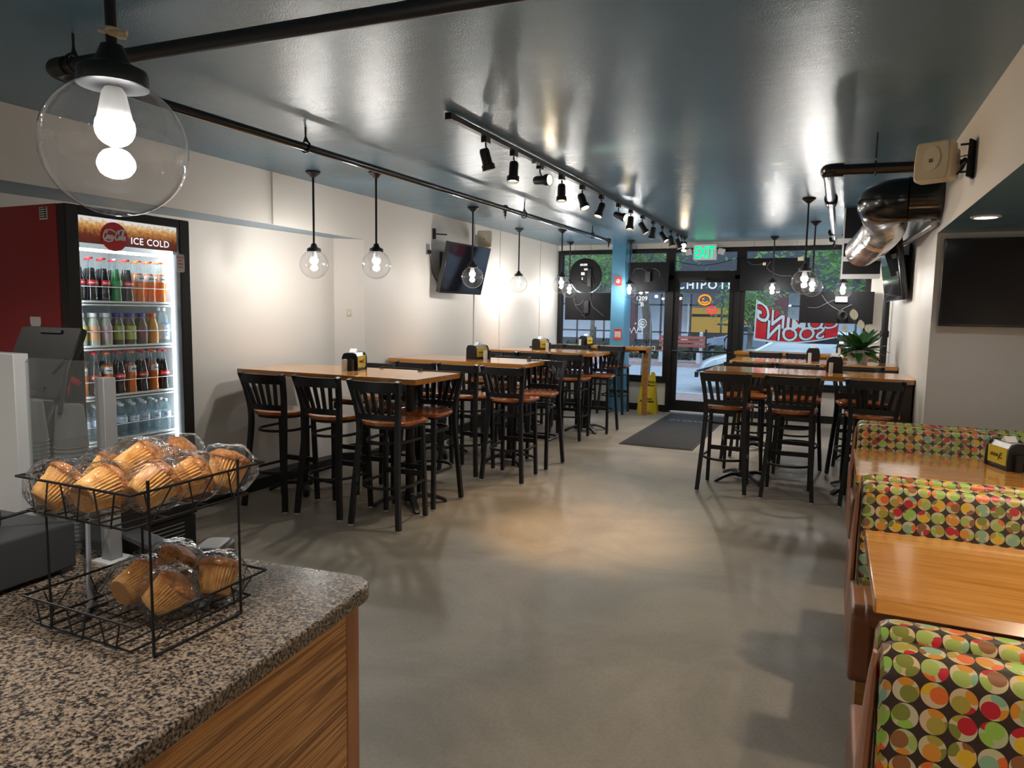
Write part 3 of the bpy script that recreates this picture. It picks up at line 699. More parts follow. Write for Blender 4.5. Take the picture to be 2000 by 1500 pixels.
# speakers
def speaker(name, label, loc, rz, rx, sc=1):
    t = thing(name, label, 'speaker', loc); t.rotation_euler = (rx, 0, rz)
    pts = [(-.085, -.11), (.085, -.11), (.095, -.09), (.1, 0), (.095, .09), (.085, .11), (-.085, .11), (-.095, .09), (-.1, 0), (-.095, -.09)]
    pts = [(a*sc, b*sc) for a, b in pts]
    mb = MB(); mb.prism(pts, -.01*sc, .07*sc, 'y'); mb.prism([(a*.82, b*.82) for a, b in pts], .07*sc, .15*sc, 'y')
    mb.build('cabinet', M['cream'], t, bevel=.012*sc)
    g = MB().prism([(a*.9, b*.92) for a, b in pts], -.018*sc, -.01*sc, 'y').build('grille', mat(name+'_grille', (.52, .46, .33), .6, bump=.4, bscale=900), t, bevel=.004*sc)
    MB().prism([(.0+.045*sc*math.cos(k*PI/12), .01+.065*sc*math.sin(k*PI/12)) for k in range(24)], -.0215*sc, -.018*sc, 'y').build('woofer_dome', mat(name+'_dome', (.55, .49, .35), .6), g)
    MB().box(-.010*sc, -.006*sc, -.024*sc, -.0215*sc, -.01*sc, .01*sc).box(.002*sc, .006*sc, -.024*sc, -.0215*sc, -.01*sc, .01*sc).box(-.006*sc, .002*sc, -.024*sc, -.0215*sc, -.01*sc, -.006*sc).build('emblem', M['ink'], g)
    return t
s1 = speaker('wall_speaker', 'cream loudspeaker on a black bracket high on the right wall above the duct', (.45, 4.62, 2.45), math.radians(-30), math.radians(-4), 1.0)
MB().tube([(.0, .15, 0), (.06, .17, .0), (.11, .13, .02)], .012).tube([(.10, .08, .09), (.17, .10, .09)], .006).tube([(.10, .08, -.06), (.17, .10, -.06)], .006).box(.162, .172, .03, .16, -.10, .10).build('bracket', M['black'], s1)
MB().tube(curve_pts([(.03, .15, .03), (.09, .2, .06), (.12, .1, -.03), (.08, .12, -.06), (.13, .16, .04), (.16, .1, -.1)], 5), .003, 6).build('cable', M['rub'], s1)
s2 = speaker('wall_speaker', 'cream loudspeaker on the left wall above the tilted television', (-4.12, 8.16, 2.50), math.radians(25), 0, .95)
MB().tube([(0, .13, 0), (-.1, .16, 0)], .015).box(-.13, -.02, .15, .17, -.07, .07).build('bracket', M['steel'], s2)
o = MB().box(-4.36, -4.33, 7.28, 7.31, 2.42, 2.54).tube([(-4.34, 7.3, 2.48), (-4.2, 7.34, 2.47)], .008).build('empty_wall_bracket', M['black'])
tag(o, 'small empty black bracket on the left wall above the outlet', 'bracket')
t = thing('wall_outlet', 'black power outlet with a plugged cord beside the left television', 'outlet', (-4.36, 7.166, 2.29))
MB().box(0, .01, -.035, .035, -.06, .06).build('cover_plate', mat('grey_plate', (.25, .25, .25), .4), t)
MB().box(.01, .04, -.02, .02, -.05, -.01).build('plug', M['blackp'], t)
MB().tube(curve_pts([(.03, 0, -.05), (.03, .03, -.2), (.03, .12, -.32), (.05, .2, -.38)], 5), .006, 6).build('cord', M['rub'], t)
t = thing('light_switch', 'small beige switch on the wall return above the nearest left bar table', 'switch', (-4.47, 5.835, 1.545), math.radians(43))
MB().box(-.022, .022, -.008, 0, -.035, .035).build('cover_plate', M['cream'], t)
MB().box(-.008, .008, -.012, -.008, -.015, .015).build('toggle', M['whitep'], t)

# ================================================================== PIPES, DUCT, VENT UNIT
t = thing('ceiling_pipe', 'long black sprinkler pipe hanging below the ceiling along the left side', 'pipe', (0, 0, 0))
MB().tube([(-3.135, 2.12, 2.59), (-2.943, 9.73, 2.60)], .024, 14).build('long_run', M['blackgloss'], t)
MB().tube([(-3.06, 2.045, 2.59), (-1.22, 2.13, 2.59), (0.2, 2.19, 2.59)], .030, 14).build('cross_run', M['black'], t)
MB().tube(curve_pts([(-3.03, 2.045, 2.59), (-3.1, 2.045, 2.59), (-3.135, 2.08, 2.59), (-3.135, 2.16, 2.59)], 5), .038, 16).build('elbow', M['black'], t)
for (x, y) in ((-2.99, 2.05), (-3.10, 3.62), (-3.02, 6.9), (-2.955, 9.0)):
    h = MB(); h.tube([(x+.035*math.cos(a), y, 2.595+.035*math.sin(a)) if y > 3 else (x, y+.038*math.cos(a), 2.595+.038*math.sin(a)) for a in [2*PI*i/12 for i in range(12)]], .006, 6, closed=True)
    h.tube([(x, y, 2.63), (x, y, H)], .006, 6).tube([(x-.02, y, 2.62), (x, y, 2.665), (x+.02, y, 2.62)], .005, 6)
    h.build('hanger', M['black'], t)
for (x, y) in ((-3.03, 6.45), (-2.943, 9.70)):
    MB().lathe([(.02, .0), (.02, -.02), (.012, -.03), (.012, -.05), (.02, -.055), (.004, -.06), (.004, -.085)], 10, Matrix.Translation((x, y, 2.58))).sphere((x, y, 2.6), .035, 12, 8).build('sprinkler_head', M['blackgloss'], t)
t = thing('ceiling_pipe', 'black elbow pipe with reducing fittings under the ceiling on the right', 'pipe', (0, 0, 0))
MB().tube([(-.04, 4.975, 2.5), (.65, 5.05, 2.5)], .033, 14).build('cross_run', M['blackgloss'], t)
MB().tube(curve_pts([(.0, 4.98, 2.5), (-.06, 4.975, 2.5), (-.09, 5.0, 2.5), (-.088, 5.08, 2.5)], 5), .042, 16).build('elbow', M['blackgloss'], t)
MB().tube([(-.088, 5.06, 2.5), (-.075, 6.3, 2.5)], .034, 14).tube([(-.075, 6.3, 2.5), (-.05, 9.3, 2.5)], .027, 14).build('long_run', M['chrome'], t)
for y, r in ((6.2, .05), (6.35, .042), (8.6, .04), (9.3, .034)):
    MB().tube([(-.075, y-.06, 2.5), (-.074, y+.06, 2.5)], r, 14).build('coupling', M['blackgloss'], t)
MB().lathe([(.015, 0), (.01, -.04), (.02, -.05), (.003, -.09)], 10, Matrix.Translation((-.05, 9.32, 2.49))).build('sprinkler_head', M['blackgloss'], t)
h = MB().tube([(.18, 5.0, 2.56), (.18, 5.0, H)], .006, 6).tube([(.18, 5.0+.04*math.cos(a), 2.5+.045*math.sin(a)) for a in [2*PI*i/12 for i in range(12)]], .006, 6, closed=True)
h.build('hanger', M['black'], t)
t = thing('wall_pipe', 'black vertical drain pipe near the window end of the right wall', 'pipe', (.585, 10.0, 0))
MB().tube([(0, 0, 0), (0, 0, 2.5)], .04, 14).build('pipe_run', M['blackp'], t)
MB().tube([(0, 0, 1.34), (0, 0, 1.42)], .052, 14).tube([(0, 0, 2.05), (0, 0, 2.12)], .05, 14).build('collar', M['blackp'], t)
t = thing('wall_pipe', 'thin silver pipe along the right wall above the edge-on television', 'pipe', (.58, 0, 0))
MB().tube([(.03, 5.9, 2.25), (-.03, 7.3, 2.26), (-.0, 9.8, 2.42)], .022, 10).build('pipe_run', M['steel'], t)
# duct
t = thing('air_duct', 'large black round duct leaving the right wall, with a silver flexible hose', 'duct', (0, 0, 0))
dc0 = Vector((.65, 5.90, 2.43)); R = .155
MB().tube([(.66, 5.90, 2.43), (.44, 5.90, 2.43)], R, 36).build('duct_body', M['blackgloss'], t)
el = []
for k in range(7):
    a = PI/2*k/6; el.append((.27-.10*math.sin(a)*1.0, 5.90+.02+.13*(1-math.cos(a)), 2.43-.01*k))
mbd = MB()
mbd.tube([(.44, 5.90, 2.43)]+[(.44-.175*math.sin(PI/2*k/8), 5.90+.175*(1-math.cos(PI/2*k/8)), 2.43) for k in range(1, 9)], R, 36)
mbd.build('duct_elbow', M['blackgloss'], t)
for x in (.44, .55): MB().tube([(x+.006, 5.90, 2.43), (x-.006, 5.90, 2.43)], R+.006, 36).build('seam_ring', M['blackgloss'], t)
fl = curve_pts([(.265, 6.07, 2.43), (.30, 6.25, 2.39), (.335, 6.6, 2.32), (.27, 7.3, 2.26), (.22, 8.0, 2.25)], 40)
MB().tube(fl, .150, 32, scales=[(1.05, 1.045, .96, .96)[i % 4] for i in range(len(fl))]).build('flexible_hose', M['chrome'], t)
t = thing('vent_unit', 'white-framed ventilation unit with black openings behind the duct hose', 'ventilation unit', (0, 8.15, 0))
MB().box(.045, .40, 0, .25, 1.99, 2.70).build('housing', M['blackp'], t)
fr = MB()
for z in (2.0, 2.18, 2.365): fr.box(.035, .40, -.012, 0, z-.024, z+.024)
fr.box(.035, .05, -.014, .25, 1.98, 2.70)
fr.build('trim_frame', M['whitep'], t)

# ================================================================== TRACK LIGHTING
A = Vector((-2.075, 3.65, 2.69)); B = Vector((-1.99, 10.38, 2.69))
t = thing('light_track', 'long black ceiling track that carries the row of spotlights', 'light track', (0, 0, 0))
MB().bar([A, B], .036, .03).build('rail', M['black'], t)
MB().bar([A+Vector((0, -.02, 0)), A+Vector((0, .03, 0))], .042, .038).build('end_feed', M['blackp'], t)
MB().bar([A+(B-A)*.18+Vector((0, 0, -.02)), A+(B-A)*.21+Vector((0, 0, -.02))], .03, .02).bar([A+(B-A)*.5+Vector((0, 0, -.018)), A+(B-A)*.52+Vector((0, 0, -.018))], .03, .02).build('connector', M['steel'], t)
def track_px_t(): return None
ys = [4.10, 4.52, 4.98, 5.43, 5.92, 6.45, 7.0, 7.45, 7.93, 8.42, 8.90, 9.38, 9.80, 10.05, 10.25]
dirs = [(.26, .30, -1.3), (.0, -.1, -1), (1, -.2, -.05), (.05, -.1, -1), (.45, -.2, -1), (-.25, -.3, -1), (1, -.2, -.35), (-.05, -.15, -1), (.6, .0, -1), (-.15, 0, -1), (.7, -.1, -1), (.25, 0, -1), (.35, 0, -1), (.6, -1, -.5), (0, -.5, -1)]
ordn = ['first', 'second', 'third', 'fourth', 'fifth', 'sixth', 'seventh', 'eighth', 'ninth', 'tenth', 'eleventh', 'twelfth', 'thirteenth', 'fourteenth', 'last']
HM = MB().lathe([(.026, -.045), (.032, -.03), (.032, .05), (.042, .055), (.042, .09), (.037, .09), (.034, .075)], 20, cap=False).lathe([(.001, -.045), (.026, -.045)], 20, cap=False).mesh('lamp_head', M['black'])
LM = MB().lathe([(.0345, .074), (.001, .078)], 20, cap=False).mesh('lens', M['spot'])
for i, y in enumerate(ys):
    x = A.x+(B.x-A.x)*(y-A.y)/(B.y-A.y)
    how = 'pointing down' if abs(dirs[i][0]) < .3 else ('pointing sideways' if abs(dirs[i][2]) < .4 else 'angled towards the aisle')
    t = thing('track_spotlight', 'black track spotlight %s, %s from the camera end of the ceiling track' % (how, ordn[i]) if i < 14 else 'black track spotlight pointing down, last at the window end of the ceiling track', 'spotlight', (x, y, 2.675), 0, 'track spotlights')
    MB().box(-.018, .018, -.03, .03, -.035, 0).build('adapter', M['black'], t)
    d = Vector(dirs[i]).normalized(); c = Vector((0, 0, -.115))
    MB().tube([(0, 0, -.03), (0, 0, -.055), c+Vector((0, .04, .03)), c+Vector((0, .04, 0))], .006, 6).build('yoke', M['black'], t)
    q = d.to_track_quat('Z', 'Y'); h = bpy.data.objects.new('lamp_head', HM); COL.objects.link(h); h.parent = t; h.location = c; h.rotation_mode = 'QUATERNION'; h.rotation_quaternion = q
    ln = bpy.data.objects.new('lens', LM); COL.objects.link(ln); ln.parent = h
    ld = bpy.data.lights.new('spot_beam', 'SPOT'); ld.energy = SPOT_W*(4.5 if i == 0 else 1); ld.color = (1, .66, .36) if i in (0, 2, 3, 5, 14) else (1, .9, .76); ld.spot_size = math.radians(40 if i == 0 else 62); ld.spot_blend = .9; ld.shadow_soft_size = .03
    lo = bpy.data.objects.new('spot_beam', ld); COL.objects.link(lo); lo.parent = h; lo.location = (0, 0, .1); lo.rotation_euler = (PI, 0, 0)

# ================================================================== PENDANT GLOBES
CAPM = MB().lathe([(.018, .0), (.022, -.01), (.03, -.03), (.055, -.042), (.058, -.05), (.058, -.07), (.05, -.072)], 28, Matrix.Translation((0, 0, .175))).mesh('fitter_cap', M['black'])
GLM = MB().sphere((0, 0, 0), .12, 40, 24, a1=PI*.865).mesh('glass_globe', M['globe'])
BLM = MB().sphere((0, 0, 0), .033, 16, 10).mesh('bulb', M['bulb'])
BCM = MB().lathe([(.014, .10), (.014, .07), (.02, .06), (.03, .012), (.03, .005)], 16, Matrix.Translation((0, 0, .0))).mesh('bulb_housing', M['bulbcap'])
CNM = MB().lathe([(.06, 0), (.062, -.012), (.05, -.02), (.022, -.045), (.012, -.052)], 24).mesh('ceiling_canopy', M['black'])
pend = [((-4.02, 4.78), 1.95, 'over the wall end of the nearest left bar table'), ((-3.53, 4.98), 1.955, 'over the middle of the nearest left bar table'), ((-3.68, 7.0), 1.955, 'in front of the tilted television'),
        ((-3.99, 8.96), 1.965, 'over the third left bar table, close to the wall'), ((-3.47, 9.25), 1.965, 'over the aisle side of the third left bar table'), ((-3.93, 10.85), 1.94, 'at the left window, nearest the wall'),
        ((-2.95, 10.9), 1.94, 'at the left window, right of the blue column'), ((-.84, 10.9), 1.95, 'at the right window, nearest the door'), ((-.285, 7.48), 1.915, 'largest over the front right bar table'),
        ((-.265, 9.33), 1.94, 'over the rear right bar table'), ((.09, 10.9), 1.95, 'at the right window, above the potted plant'), ((-1.187, .884), 1.86, 'large in the foreground above the muffin rack')]
for i, ((x, y), z, w) in enumerate(pend):
    t = thing('pendant_lamp', 'clear glass globe pendant lamp '+w if i < 11 else 'clear glass globe pendant lamp hanging large in the foreground above the muffin rack', 'pendant lamp', (x, y, z), 0, 'glass globe pendant lamps')
    for nm, me in (('glass_globe', GLM), ('fitter_cap', CAPM), ('bulb', BLM), ('bulb_housing', BCM)):
        o = bpy.data.objects.new(nm, me); COL.objects.link(o); o.parent = t
        if nm.startswith('bulb'): o.location = (0, 0, .034)
    r = MB().tube([(0, 0, .17), (0, 0, H-z-.04)], .0095, 10).build('rod', M['black'], t)
    o = bpy.data.objects.new('ceiling_canopy', CNM); COL.objects.link(o); o.parent = t; o.location = (0, 0, H-z)
    if i == 11: MB().tube([(.012+.003*math.cos(a), .02*math.sin(a), .195+.004*math.cos(a)) for a in [2*PI*k/10 for k in range(10)]], .004, 6, closed=True).tube([(-.03, 0, .205), (.0, -.012, .195), (.04, 0, .19)], .004, 6).build('cable_tie', M['cream'], t)

# recessed downlights: one in the alcove, further unseen ones added to brighten the booths, others over the counter area behind the camera
def downlight(loc, label, w, col=(1, .86, .66), r=.06):
    t = thing('recessed_downlight', label, 'ceiling light', loc, 0, 'recessed downlights')
    MB().lathe([(r*1.35, 0), (r*1.3, -.006), (r*1.02, -.008), (r, 0)], 28).build('trim_ring', M['whitep'], t)
    MB().lathe([(.001, -.002), (r, -.002)], 24, cap=False).build('diffuser', emat('downlight_glow', col, 8), t)
    ld = bpy.data.lights.new('downlight_beam', 'SPOT'); ld.energy = w; ld.color = col; ld.spot_size = math.radians(130); ld.spot_blend = .7; ld.shadow_soft_size = .05
    lo = bpy.data.objects.new('downlight_beam', ld); COL.objects.link(lo); lo.parent = t; lo.location = (0, 0, -.02)
downlight((.80, 5.13, 2.198), 'white round recessed downlight in the blue alcove ceiling', 8, (.9, .93, 1))
downlight((.95, 1.6, 2.198), 'unseen added downlight in the alcove ceiling above the nearest booth', 56)
downlight((.85, 3.3, 2.198), 'unseen added downlight in the alcove ceiling above the middle booth', 52)
for (x, y, w_) in ((-2.2, -.6, 'over the middle of the service counter'), (-3.6, .6, 'beside the cooler, behind the service counter'), (-.6, -1.2, 'over the aisle end of the service counter'), (-2.6, -2.4, 'at the rear of the room')):
    downlight((x, y, H-.001), 'recessed downlight '+w_, DOWN_W*1.6, (1, .93, .84))

# ================================================================== EXIT SIGN
t = thing('exit_sign', 'white exit sign with green letters and two emergency lamps above the door', 'exit sign', (-1.89, 11.40, 2.56))
MB().rbox(-.175, .175, -.06, 0, -.125, .115, .01, ax='y').build('housing', M['whitep'], t)
q = MB(); put_text(q, 'EXIT', .25, basis((0, -.061, -.02), (1, 0, 0), (0, 0, 1)) @ Matrix.Diagonal((.60, 1, 1, 1)), space=1.0, bold=.006)
q.build('letters', M['exitg'], t)
for s in (-1, 1):
    MB().box(-.05, .05, -.04, .03, -.045, .045, Matrix.Translation((s*.25, -.03, .0)) @ Matrix.Rotation(s*.25, 4, 'Y')).tube([(s*.16, -.03, .03), (s*.2, -.03, .02)], .012).build('emergency_lamp', M['silver'], t, bevel=.008)

# ================================================================== WINDOW SIGN BOARDS (backs) AND BANNER
def cables(parent, paths, r=.005, m='rub'):
    for p in paths: MB().tube(curve_pts(p, 5), r, 6).build('cable', M[m], parent)
ysn = 11.22
t = thing('window_sign', 'round black back of a hanging sign in the left shop window', 'sign', (-3.785, ysn, 2.205))
MB().tube([(0, -.02, 0), (0, .02, 0)], .275, 44).build('board', M['board'], t)
MB().tube([(.275*math.cos(a), .03, .275*math.sin(a)-.03) for a in [PI*1.1+PI*.8*i/16 for i in range(17)]], .008, 6).build('painted_edge_glow', M['whitel'], t)  # plain white arc painted in for a glow along the lower edge
for a_ in ((-.09, -.035, .15, .185), (-.03, .035, .15, .185), (-.02, .045, .075, .11), (-.07, -.01, 0, .045), (-.055, -.04, -.08, -.04)): MB().box(a_[0], a_[1], -.023, -.02, a_[2], a_[3]).build('sticker', M['paper'], t)
MB().tube([(-.19, 0, .15), (-.19, 0, .49)], .002, 5).tube([(.08, 0, .2), (.08, 0, .49)], .003, 5).build('hanging_wire', M['rub'], t)
MB().box(.05, .11, -.05, -.02, -.18, .1).build('transformer', M['blackp'], t)
cables(t, [[(-.1, -.03, -.06), (0, -.04, -.15), (.15, -.04, -.13), (.12, -.03, 0)], [(.1, -.03, .1), (.12, -.03, -.1), (.1, -.03, -.35)]], .006)
t = thing('window_sign', 'rectangular black sign board in the lower part of the left shop window', 'sign', (-3.725, ysn, 1.70))
MB().box(-.40, .40, -.02, .02, -.235, .215).build('board', M['board'], t)
MB().box(-.06, .02, -.05, -.02, -.12, .07).box(-.04, .02, -.045, -.02, .07, .085).build('transformer', M['blackp'], t)
cables(t, [[(-.24, -.03, .12), (-.22, -.03, .02), (-.12, -.03, .03), (-.08, -.03, .09)], [(.04, -.03, .15), (.08, -.03, .0), (.2, -.03, -.1), (.28, -.03, -.16)]], .0035, 'cablegrey')
cables(t, [[(-.26, -.03, .15), (-.2, -.03, -.02), (-.1, -.03, -.12)], [(-.1, -.04, -.12), (-.04, -.05, -.1), (-.05, -.05, -.16), (-.1, -.04, -.14), (-.03, -.04, -.2)]], .008)
t = thing('window_sign', 'black sign board with looping wires hung in the window between column and door', 'sign', (-2.74, ysn, 2.17))
MB().box(-.31, .33, -.02, .02, -.225, .23).build('board', M['board'], t)
MB().box(-.03, .05, -.06, -.02, -.08, .08).build('transformer', M['blackp'], t)
cables(t, [[(-.25, -.03, .05), (-.2, -.03, .12), (-.1, -.03, .13), (0, -.03, .08)], [(.02, -.03, .08), (.1, -.03, .13), (.18, -.03, .08), (.2, -.03, -.0)]], .003, 'cablegrey')
MB().tube([(-.2, 0, .2), (-.2, 0, .5)], .002, 5).tube([(.2, 0, .2), (.2, 0, .5)], .002, 5).build('hanging_wire', M['rub'], t)
t = thing('window_sign', 'upper black sign board in the right shop window beside the door', 'sign', (-.85, ysn, 2.19))
MB().box(-.48, .48, -.02, .02, -.235, .245).build('board', M['board'], t)
cables(t, [[(-.38, -.03, .2), (-.3, -.03, .15), (-.18, -.03, .16), (-.1, -.03, .18)], [(-.05, -.03, .2), (-.1, -.03, .1), (.05, -.03, .0), (.25, -.03, -.02)]], .0035, 'cablegrey')
MB().box(-.16, -.12, -.04, -.02, .14, .18).box(.32, .4, -.05, -.02, .2, .25).build('junction', M['cream'], t)
MB().tube([(.3, 0, .2), (.3, 0, .5)], .002, 5).tube([(-.3, 0, .2), (-.3, 0, .5)], .002, 5).build('hanging_wire', M['rub'], t)
t = thing('window_sign', 'lower black sign board with coiled cable in front of the red banner', 'sign', (.02, ysn, 1.715))
MB().box(-.49, .48, -.02, .02, -.225, .23).build('board', M['board'], t)
MB().box(-.02, .14, -.06, -.02, .08, .16).build('transformer', mat('grey_metal', (.2, .2, .2), .4), t)
cables(t, [[(-.38, -.03, .0), (-.25, -.03, .0), (-.1, -.03, .08), (0, -.03, .12)], [(-.2, -.03, .18), (-.1, -.03, .05), (.05, -.03, -.05)], [(.03, -.04, -.1), (.08, -.04, -.02), (.2, -.04, .05)]], .0035, 'cablegrey')
cl = []
for k in range(40): a = k*.9; cl.append((.07+.05*math.cos(a)+.004*k*.2, -.045-.0006*k, -.11+.075*math.sin(a)*(1-k*.008)))
cables(t, [cl], .006)
MB().tube([(-.35, 0, .22), (-.35, 0, .98)], .002, 5).tube([(.35, 0, .22), (.35, 0, .98)], .002, 5).build('hanging_wire', M['rub'], t)
tg = MB().tube(curve_pts([(-2.41, 11.386, 2.45), (-2.1, 11.37, 2.37), (-1.8, 11.37, 2.36), (-1.36, 11.386, 2.46)], 6), .006, 6).build('hanging_cable', M['rub'])
tag(tg, 'black cable drooping across the pane above the door', 'cable')

# banner outside the window, sagging between its corners, printed side to the street
def banner():
    t = thing('banner', 'red banner with white outlined letters hanging outside the right window', 'banner', (0, 11.62, 0))
    def P(u, v):
        x = -1.13+1.19*u+.01*v
        top = 1.84-.33*u-.15*math.sin(PI*min(1, u*1.0)); 
        if u > .55: top = max(top, 1.55)
        bot = 1.2-.065*math.sin(PI*u)+.075*u
        return Vector((x, .02*math.sin(u*9+v*2), bot+(top-bot)*v))
    from mathutils.bvhtree import BVHTree
    def field(txt, v0, hgt, u0, u1, bold):
        vs, fs = text_geo(txt, 1, bold=bold); ws, _ = text_geo(txt, 1); w = max(a for a, b, c in ws)-min(a for a, b, c in ws)
        return BVHTree.FromPolygons([Vector(((u0+u1)/2+(a/w)*(u1-u0), v0+b*hgt*1.15, 0)) for a, b, c in vs], fs)
    rows_ = (('COMING', .75, .62, .99, .02), ('SOON', .33, .68, .84, .16))
    fill = [field(*r, .012) for r in rows_]; line = [field(*r, .055) for r in rows_]
    hit = lambda tr, u, v: tr.ray_cast(Vector((u, v, 1)), Vector((0, 0, -1)))[0] is not None
    mb = MB(); NU, NV = 240, 84
    for i in range(NU+1):
        for j in range(NV+1): mb.v.append(tuple(P(i/NU, j/NV)))
    for i in range(NU):
        for j in range(NV):
            u, v = (i+.5)/NU, (j+.5)/NV
            mb.cur = 1 if (j < 5 or i < 4) else (1 if any(hit(f_, u, v) for f_ in fill) else (2 if any(hit(f_, u, v) for f_ in line) else 0))
            a = i*(NV+1)+j; mb.face((a, a+NV+1, a+NV+2, a+1))
    mb.build('cloth', [M['bannerred'], M['bannerwhite'], M['ink']], t)
    MB().tube([(-1.12, 0, 1.85), (-1.22, -.02, 2.08)], .004, 6).tube([(.05, 0, 1.54), (.3, -.02, 1.6)], .004, 6).build('tie_rope', M['whitep'], t)
banner()

# ================================================================== WET FLOOR SIGN, MAT
t = thing('wet_floor_sign', 'yellow folding wet floor sign standing by the left window counter leg', 'floor sign', (-2.645, 11.12, 0), math.radians(6))
def wetpanel(y0, y1):
    o = [(-.155, 0), (-.08, 0), (-.06, .035), (.06, .035), (.08, 0), (.155, 0), (.10, .64), (.085, .66), (.04, .66), (.035, .61), (-.035, .61), (-.04, .66), (-.085, .66), (-.10, .64)]
    T = Matrix(((1, 0, 0, 0), (0, 1, (y1-y0)/.66, y0), (0, 0, 1, 0), (0, 0, 0, 1)))
    return MB().prism(o, -.006, .006, 'y', T)
wetpanel(-.14, -.01).build('front_panel', M['wet'], t); wetpanel(.14, .01).build('rear_panel', M['wet'], t)
q = MB(); tl = Vector((0, .13, .66)).normalized()
def wt(txt, s, z, x=0): put_text(q, txt, s, basis((x, -.148+.13*z/.66, z), (1, 0, 0), tuple(tl)), bold=.002)
wt('CAUTION', .05, .50); wt('Wet Floor', .048, .45); wt('Cuidado', .045, .24); wt('Piso Mojado', .045, .20); wt('!', .09, .34); q.tube([(-.07, -.082, .29), (0, -.057, .41), (.07, -.082, .29)], .004, 6, closed=True)
q.build('lettering', M['ink'], t)
t = thing('floor_mat', 'dark entrance mat with pale script lying in front of the door', 'floor mat', (-1.86, 9.75, 0))
MB().box(-.44, .44, -1.5, 1.5, 0, .008).build('rubber_border', M['mat2'], t)
MB().box(-.41, .41, -1.46, 1.46, .008, .012).build('carpet', M['mat'], t)
q = MB(); put_text(q, 'TWELVE', .16, basis((0, .75, .0125), (-1, 0, 0), (0, -1, 0)), shear=.2); q.build('lettering', mat('grey_lettering', (.22, .22, .23), .8), t)

# ================================================================== SERVICE COUNTER
CR = math.radians(6); CT = (-1.0, 1.42)       # far right corner of the slab, turned 6 degrees
t = thing('service_counter', 'speckled granite service counter with striped wood-look front', 'counter', (CT[0], CT[1], 0), CR)
pts = [(0, -3.5)]
for i in range(7): a = PI/2*i/6; pts.append((-.07+.07*math.cos(a), -.07+.07*math.sin(a)))
pts += [(-1.28, 0), (-1.28, .42), (-2.6, .42), (-2.6, -3.5)]
MB().prism(pts, .872, .91).build('granite_slab', M['granite'], t, bevel=.006)
MB().box(-2.55, -.045, -3.4, -.05, .08, .872).box(-2.55, -1.32, -.05, .38, 0, .872).build('cabinet_body', M['ltrim'], t, smooth=False)
MB().box(-.045, -.035, -3.4, -.10, .08, .872).build('front_panel', M['laminate'], t, smooth=False)
MB().box(-.075, -.032, -.10, -.045, .0, .872).build('corner_trim', M['ltrim'], t, bevel=.003)
MB().box(-2.5, -.09, -3.4, -.09, 0, .08).build('toe_kick', M['blackp'], t, smooth=False)

# ------- wire rack
t = thing('wire_rack', 'two-tier black wire rack holding wrapped muffins on the granite counter', 'rack', (0, 0, .91))
X0, X1, Y0, Y1 = -1.478, -1.185, .872, 1.175
w = .0028
for x, nm in ((-1.147, 'right'), (-1.452, 'left')):
    ya, yb = .892, 1.11
    MB().tube([(x, ya, .345), (x, ya, .003), (x, yb, .003), (x, yb, .345)], w*1.15, 8).build('side_frame', M['black'], t)
def tray(z, rim, nm):
    m = MB(); f = .012
    m.tube([(X0, Y0, z), (X1, Y0, z), (X1, Y1, z), (X0, Y1, z)], w, 8, closed=True)
    m.tube([(X0-.012, Y0-.012, z+rim), (X1+.03, Y0-.012, z+rim), (X1+.03, Y1+.02, z+rim), (X0-.012, Y1+.02, z+rim)], w, 8, closed=True)
    n = 7
    for k in range(1, n): x = X0+(X1-X0)*k/n; m.tube([(x, Y0, z), (x, Y1, z)], w*.7, 6)
    for k in (1, 2): y = Y0+(Y1-Y0)*k/3; m.tube([(X0, y, z-.003), (X1, y, z-.003)], w*.7, 6)
    # zigzag supports between rim and tray
    for (a, b, fx) in ((X0, X1, None),):
        for yy in (Y0-.006, Y1+.008):
            for k in range(3):
                u = a+(b-a)*(k+.2)/3; v = a+(b-a)*(k+.5)/3; q_ = a+(b-a)*(k+.8)/3
                m.tube([(u, yy, z+rim-.002), (v-.015, yy, z), (v+.015, yy, z), (q_, yy, z+rim-.002)], w*.7, 6)
    for xx in (X1+.015, X0-.006):
        for k in range(3):
            u = Y0+(Y1-Y0)*(k+.2)/3; v = Y0+(Y1-Y0)*(k+.5)/3; q_ = Y0+(Y1-Y0)*(k+.8)/3
            m.tube([(xx+.012, u, z+rim-.002), (xx-.01, v, z), (xx+.012, q_, z+rim-.002)], w*.7, 6)
    m.build(nm, M['black'], t)
tray(.012, .058, 'lower_tray'); tray(.250, .072, 'upper_tray')

# ------- wrapped muffins
def muffin_mats():
    m, nt, p = newmat('muffin_side'); tc = nd(nt, 'ShaderNodeTexCoord'); n = nd(nt, 'ShaderNodeTexNoise'); n.inputs['Scale'].default_value = 60; n.inputs['Detail'].default_value = 5
    lk(nt, tc.outputs['Object'], n.inputs['Vector']); r = ramp(nt, [(.3, (.66, .29, .06)), (.6, (.90, .52, .16))]); lk(nt, n.outputs[0], r.inputs[0]); lk(nt, r.outputs[0], p.inputs['Base Color']); p.inputs['Roughness'].default_value = .65
    b = nd(nt, 'ShaderNodeBump'); b.inputs['Strength'].default_value = .5; b.inputs['Distance'].default_value = .003; lk(nt, n.outputs[0], b.inputs['Height']); lk(nt, b.outputs[0], p.inputs['Normal'])
    return m
M['muf'] = muffin_mats(); M['mufbot'] = mat('muffin_base_brown', (.42, .19, .055), .6, var=.12, vscale=40, bump=.3, bscale=150); M['muftop'] = mat('muffin_top_crust', (.56, .21, .05), .5, var=.35, vscale=70, bump=.6, bscale=120)
M['berry'] = mat('blueberry', (.02, .015, .03), .5)
